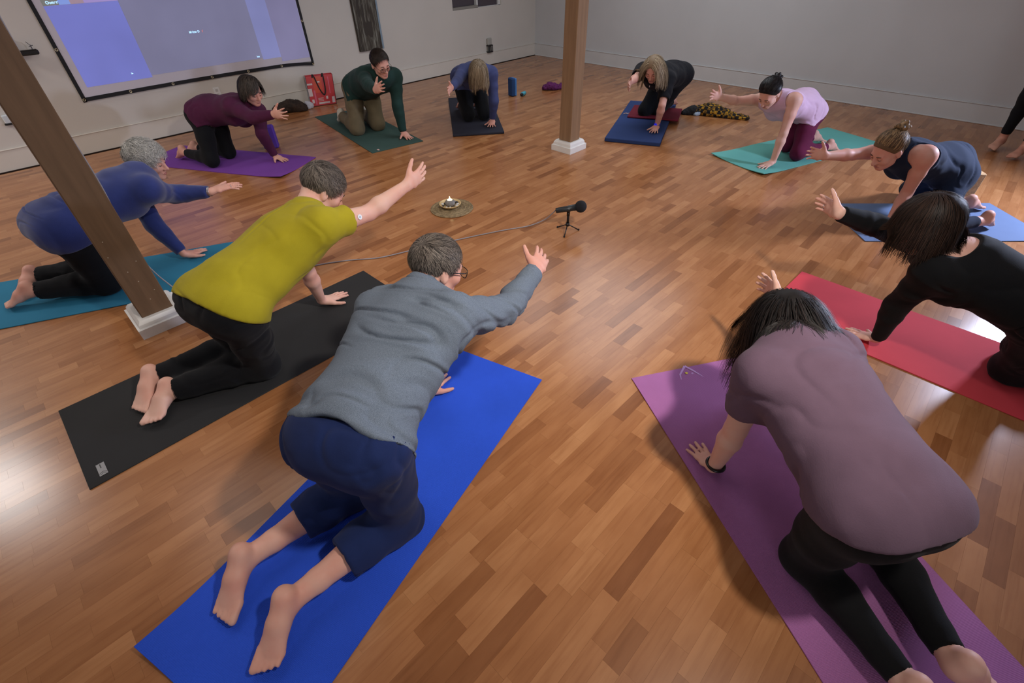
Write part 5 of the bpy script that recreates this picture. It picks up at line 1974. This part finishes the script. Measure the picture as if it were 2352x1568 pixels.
f_, u_ = hd(-164, 36, 0)
person('blonde', 'blonde woman in a black T-shirt and black trousers kneeling on the maroon blanket', .95, dict(fem=True, w=1.1, d=1.05, waist=1.15), f_, u_,
       palms(-178, spreadR=.6, spreadL=1.5, flatL=.048), 'rosy', dict(m='blond', style='long', n=2200, length=.23, rad=.0020, thick=.018, seed=15, part=.01),
       [dict(name='t_shirt', m=cloth('black_cotton', '131318'), make=top(.016, 0, 'short', .80, arms=.016, k=.035, plane=(-.07, .07, .9, .4), skirt=True), wr=fld_soft),
        dict(name='trousers', m=BLK, make=bottoms(.008, .92, .08, k=.03, leg=.016))], .0074, hz=.042, wear=wear_blonde)


# --- woman in the pink vest
def armholes(r=.075, scoop=.07, back=0.):
    def f(F):
        out = []
        for S in 'LR':
            sh = F.j['sh' + S]
            out.append((ball('x', sh + nrm(sh - F.A1) * .012 + F.d * .02, r * F.s), .01))
        if scoop:
            out.append((ball('x', F.N - F.U * .045 * F.s + F.d * .055 * F.s, scoop * F.s), .01))
        return out
    return f


f_, u_ = hd(172, 42, 0)
person('pink', 'dark haired woman in a pale pink vest and maroon leggings on the teal mat', .95, dict(fem=True, w=.98, d=.98), f_, u_,
       palms(150, spreadR=1.3, spreadL=1.2), 'pale', dict(m='blackhair', style='bun', n=2200, length=.3, rad=.0018, thick=.016, seed=17, bun=np.array((.0, -.105, .045))),
       [dict(name='vest_top', m=cloth('pink_jersey', 'd3b3cc', var=.05), make=top(.010, 0, 'none', subs=armholes(.082, .085), k=.03, plane=(-.11, .06, .75, .66), skirt=True), wr=fld_soft),
        dict(name='leggings', m=cloth('maroon_jersey', '5e1c3b'), make=bottoms(.004, .90, .06, k=.03))], .0074)

# --- woman in the navy tank with a blonde bun
f_, u_ = hd(146, 34, 0)
person('tank', 'woman with a streaked blonde bun in a navy racerback tank on the grey blue mat', .97, dict(fem=True, w=1.0, d=1.0, hip=.94), f_, u_,
       palms(138, spreadR=1.0, spreadL=1.2), 'rosy', dict(m='streak', style='bun', n=2200, length=.3, rad=.0018, thick=.013, seed=19, bun=np.array((.0, -.090, .095))),
       [dict(name='tank_top', m=cloth('navy_tech', '1c2940', var=.05), make=top(.010, 0, 'none', subs=armholes(.100, .082), k=.03, plane=(-.08, .06, .85, .5), skirt=True), wr=fld_soft),
        dict(name='leggings', m=cloth('navy_leggings', '182133', var=.05), make=bottoms(.004, .80, .06, k=.03))], .0074)


# --- woman in black on the red mat
def black_scoop(F):
    return [(ell('x', F.N + F.d * .040 * F.s + F.U * .02 + F.side * .02, [F.side, F.d, F.U], (.175 * F.s, .105 * F.s, .115 * F.s)), .012)]


def wear_black(F, e):
    for S in 'R':
        k0, f, th, n = F.knuckle[S]
        MB().loop(torus(k0 - th * .012 + f * .018, f, .0105, .002), .0018).build('ring', METAL, e, True)


f_, u_ = hd(118, 34, 6)
person('black', 'brown haired woman in a black scoop neck top kneeling on the red mat', .97, dict(fem=True, w=1.08, d=1.08, waist=1.12, bust=1.1), f_, u_,
       palms(98, spreadR=.5, spreadL=.7), 'pale', dict(m='brown', style='bob', n=5200, length=.165, rad=.0011, thick=.024, seed=21, part=None),
       [dict(name='long_sleeve_top', m=cloth('black_knit', '08090c'), res=.0070, make=top(.014, 0, 'long', .96, arms=.010, subs=black_scoop, k=.035, plane=(-.07, .07, .9, .4), skirt=True), wr=fld_soft),
        dict(name='trousers', m=BLK, res=.0080, make=bottoms(.008, .92, .08, k=.035, leg=.018), wr=leg_folds(47))], .0064, wear=wear_black)


# --- woman in mauve
def wear_mauve(F, e):
    dn = nrm(F.j['wrL'] - F.j['elL'])
    c = lerp(F.j['elL'], F.j['wrL'], .93)
    b = MB().loop(torus(c, dn, .0335, .004), .0065).build('fitness_band', BLACKP, e, True)


f_, u_ = hd(72, 34, 0)
person('mauve', 'dark haired woman in a mauve T-shirt and black leggings kneeling on the mauve mat', .97, dict(fem=True, w=1.10, d=1.08, waist=1.12, hip=.94, limb=1.06), f_, u_,
       palms(58, spreadL=1.2, spreadR=1.0), 'pale', dict(m='dark', style='long', n=5200, length=.33, rad=.0011, thick=.024, seed=23, part=None, drape=True),
       [dict(name='t_shirt', m=cloth('mauve_jersey', '624d5c', var=.06), res=.0068, make=top(.018, 0, 'short', .60, arms=.012, k=.035, plane=(-.12, .085, .67, .74), skirt=True),
             wr=[('crease', .0065, (4, 8, 5), 19, 2.0), ('crease', .005, (8, 4, 8), 29, 2.2), ('n', .0015, (5, 5, 5), 6, 1)]),
        dict(name='leggings', m=cloth('black_leggings', '0d0d0f', var=.05), res=.0070, make=bottoms(.005, .90, k=.03, plane=(-.09, .115, .67, .74)))], .0060, wear=wear_mauve)

# --- the one on her feet at the right
f_, u_ = hd(172, 10, 0)
person('stand', 'person standing barefoot in black leggings by the right wall', .95, dict(fem=True), f_, u_,
       dict(L=np.array((-1., 0, 0)), R=np.array((-1., 0, 0))), 'tan', dict(m='brown', style='bob', n=300, length=.2, rad=.004, thick=.014, seed=25),
       [dict(name='shirt', m=cloth('charcoal_knit', '2a2a2e'), make=top(.014, .0, 'long', .96, arms=.010)),
        dict(name='leggings', m=BLK, make=bottoms(.005, .86, .2, k=.04))], .0095, standing=True)
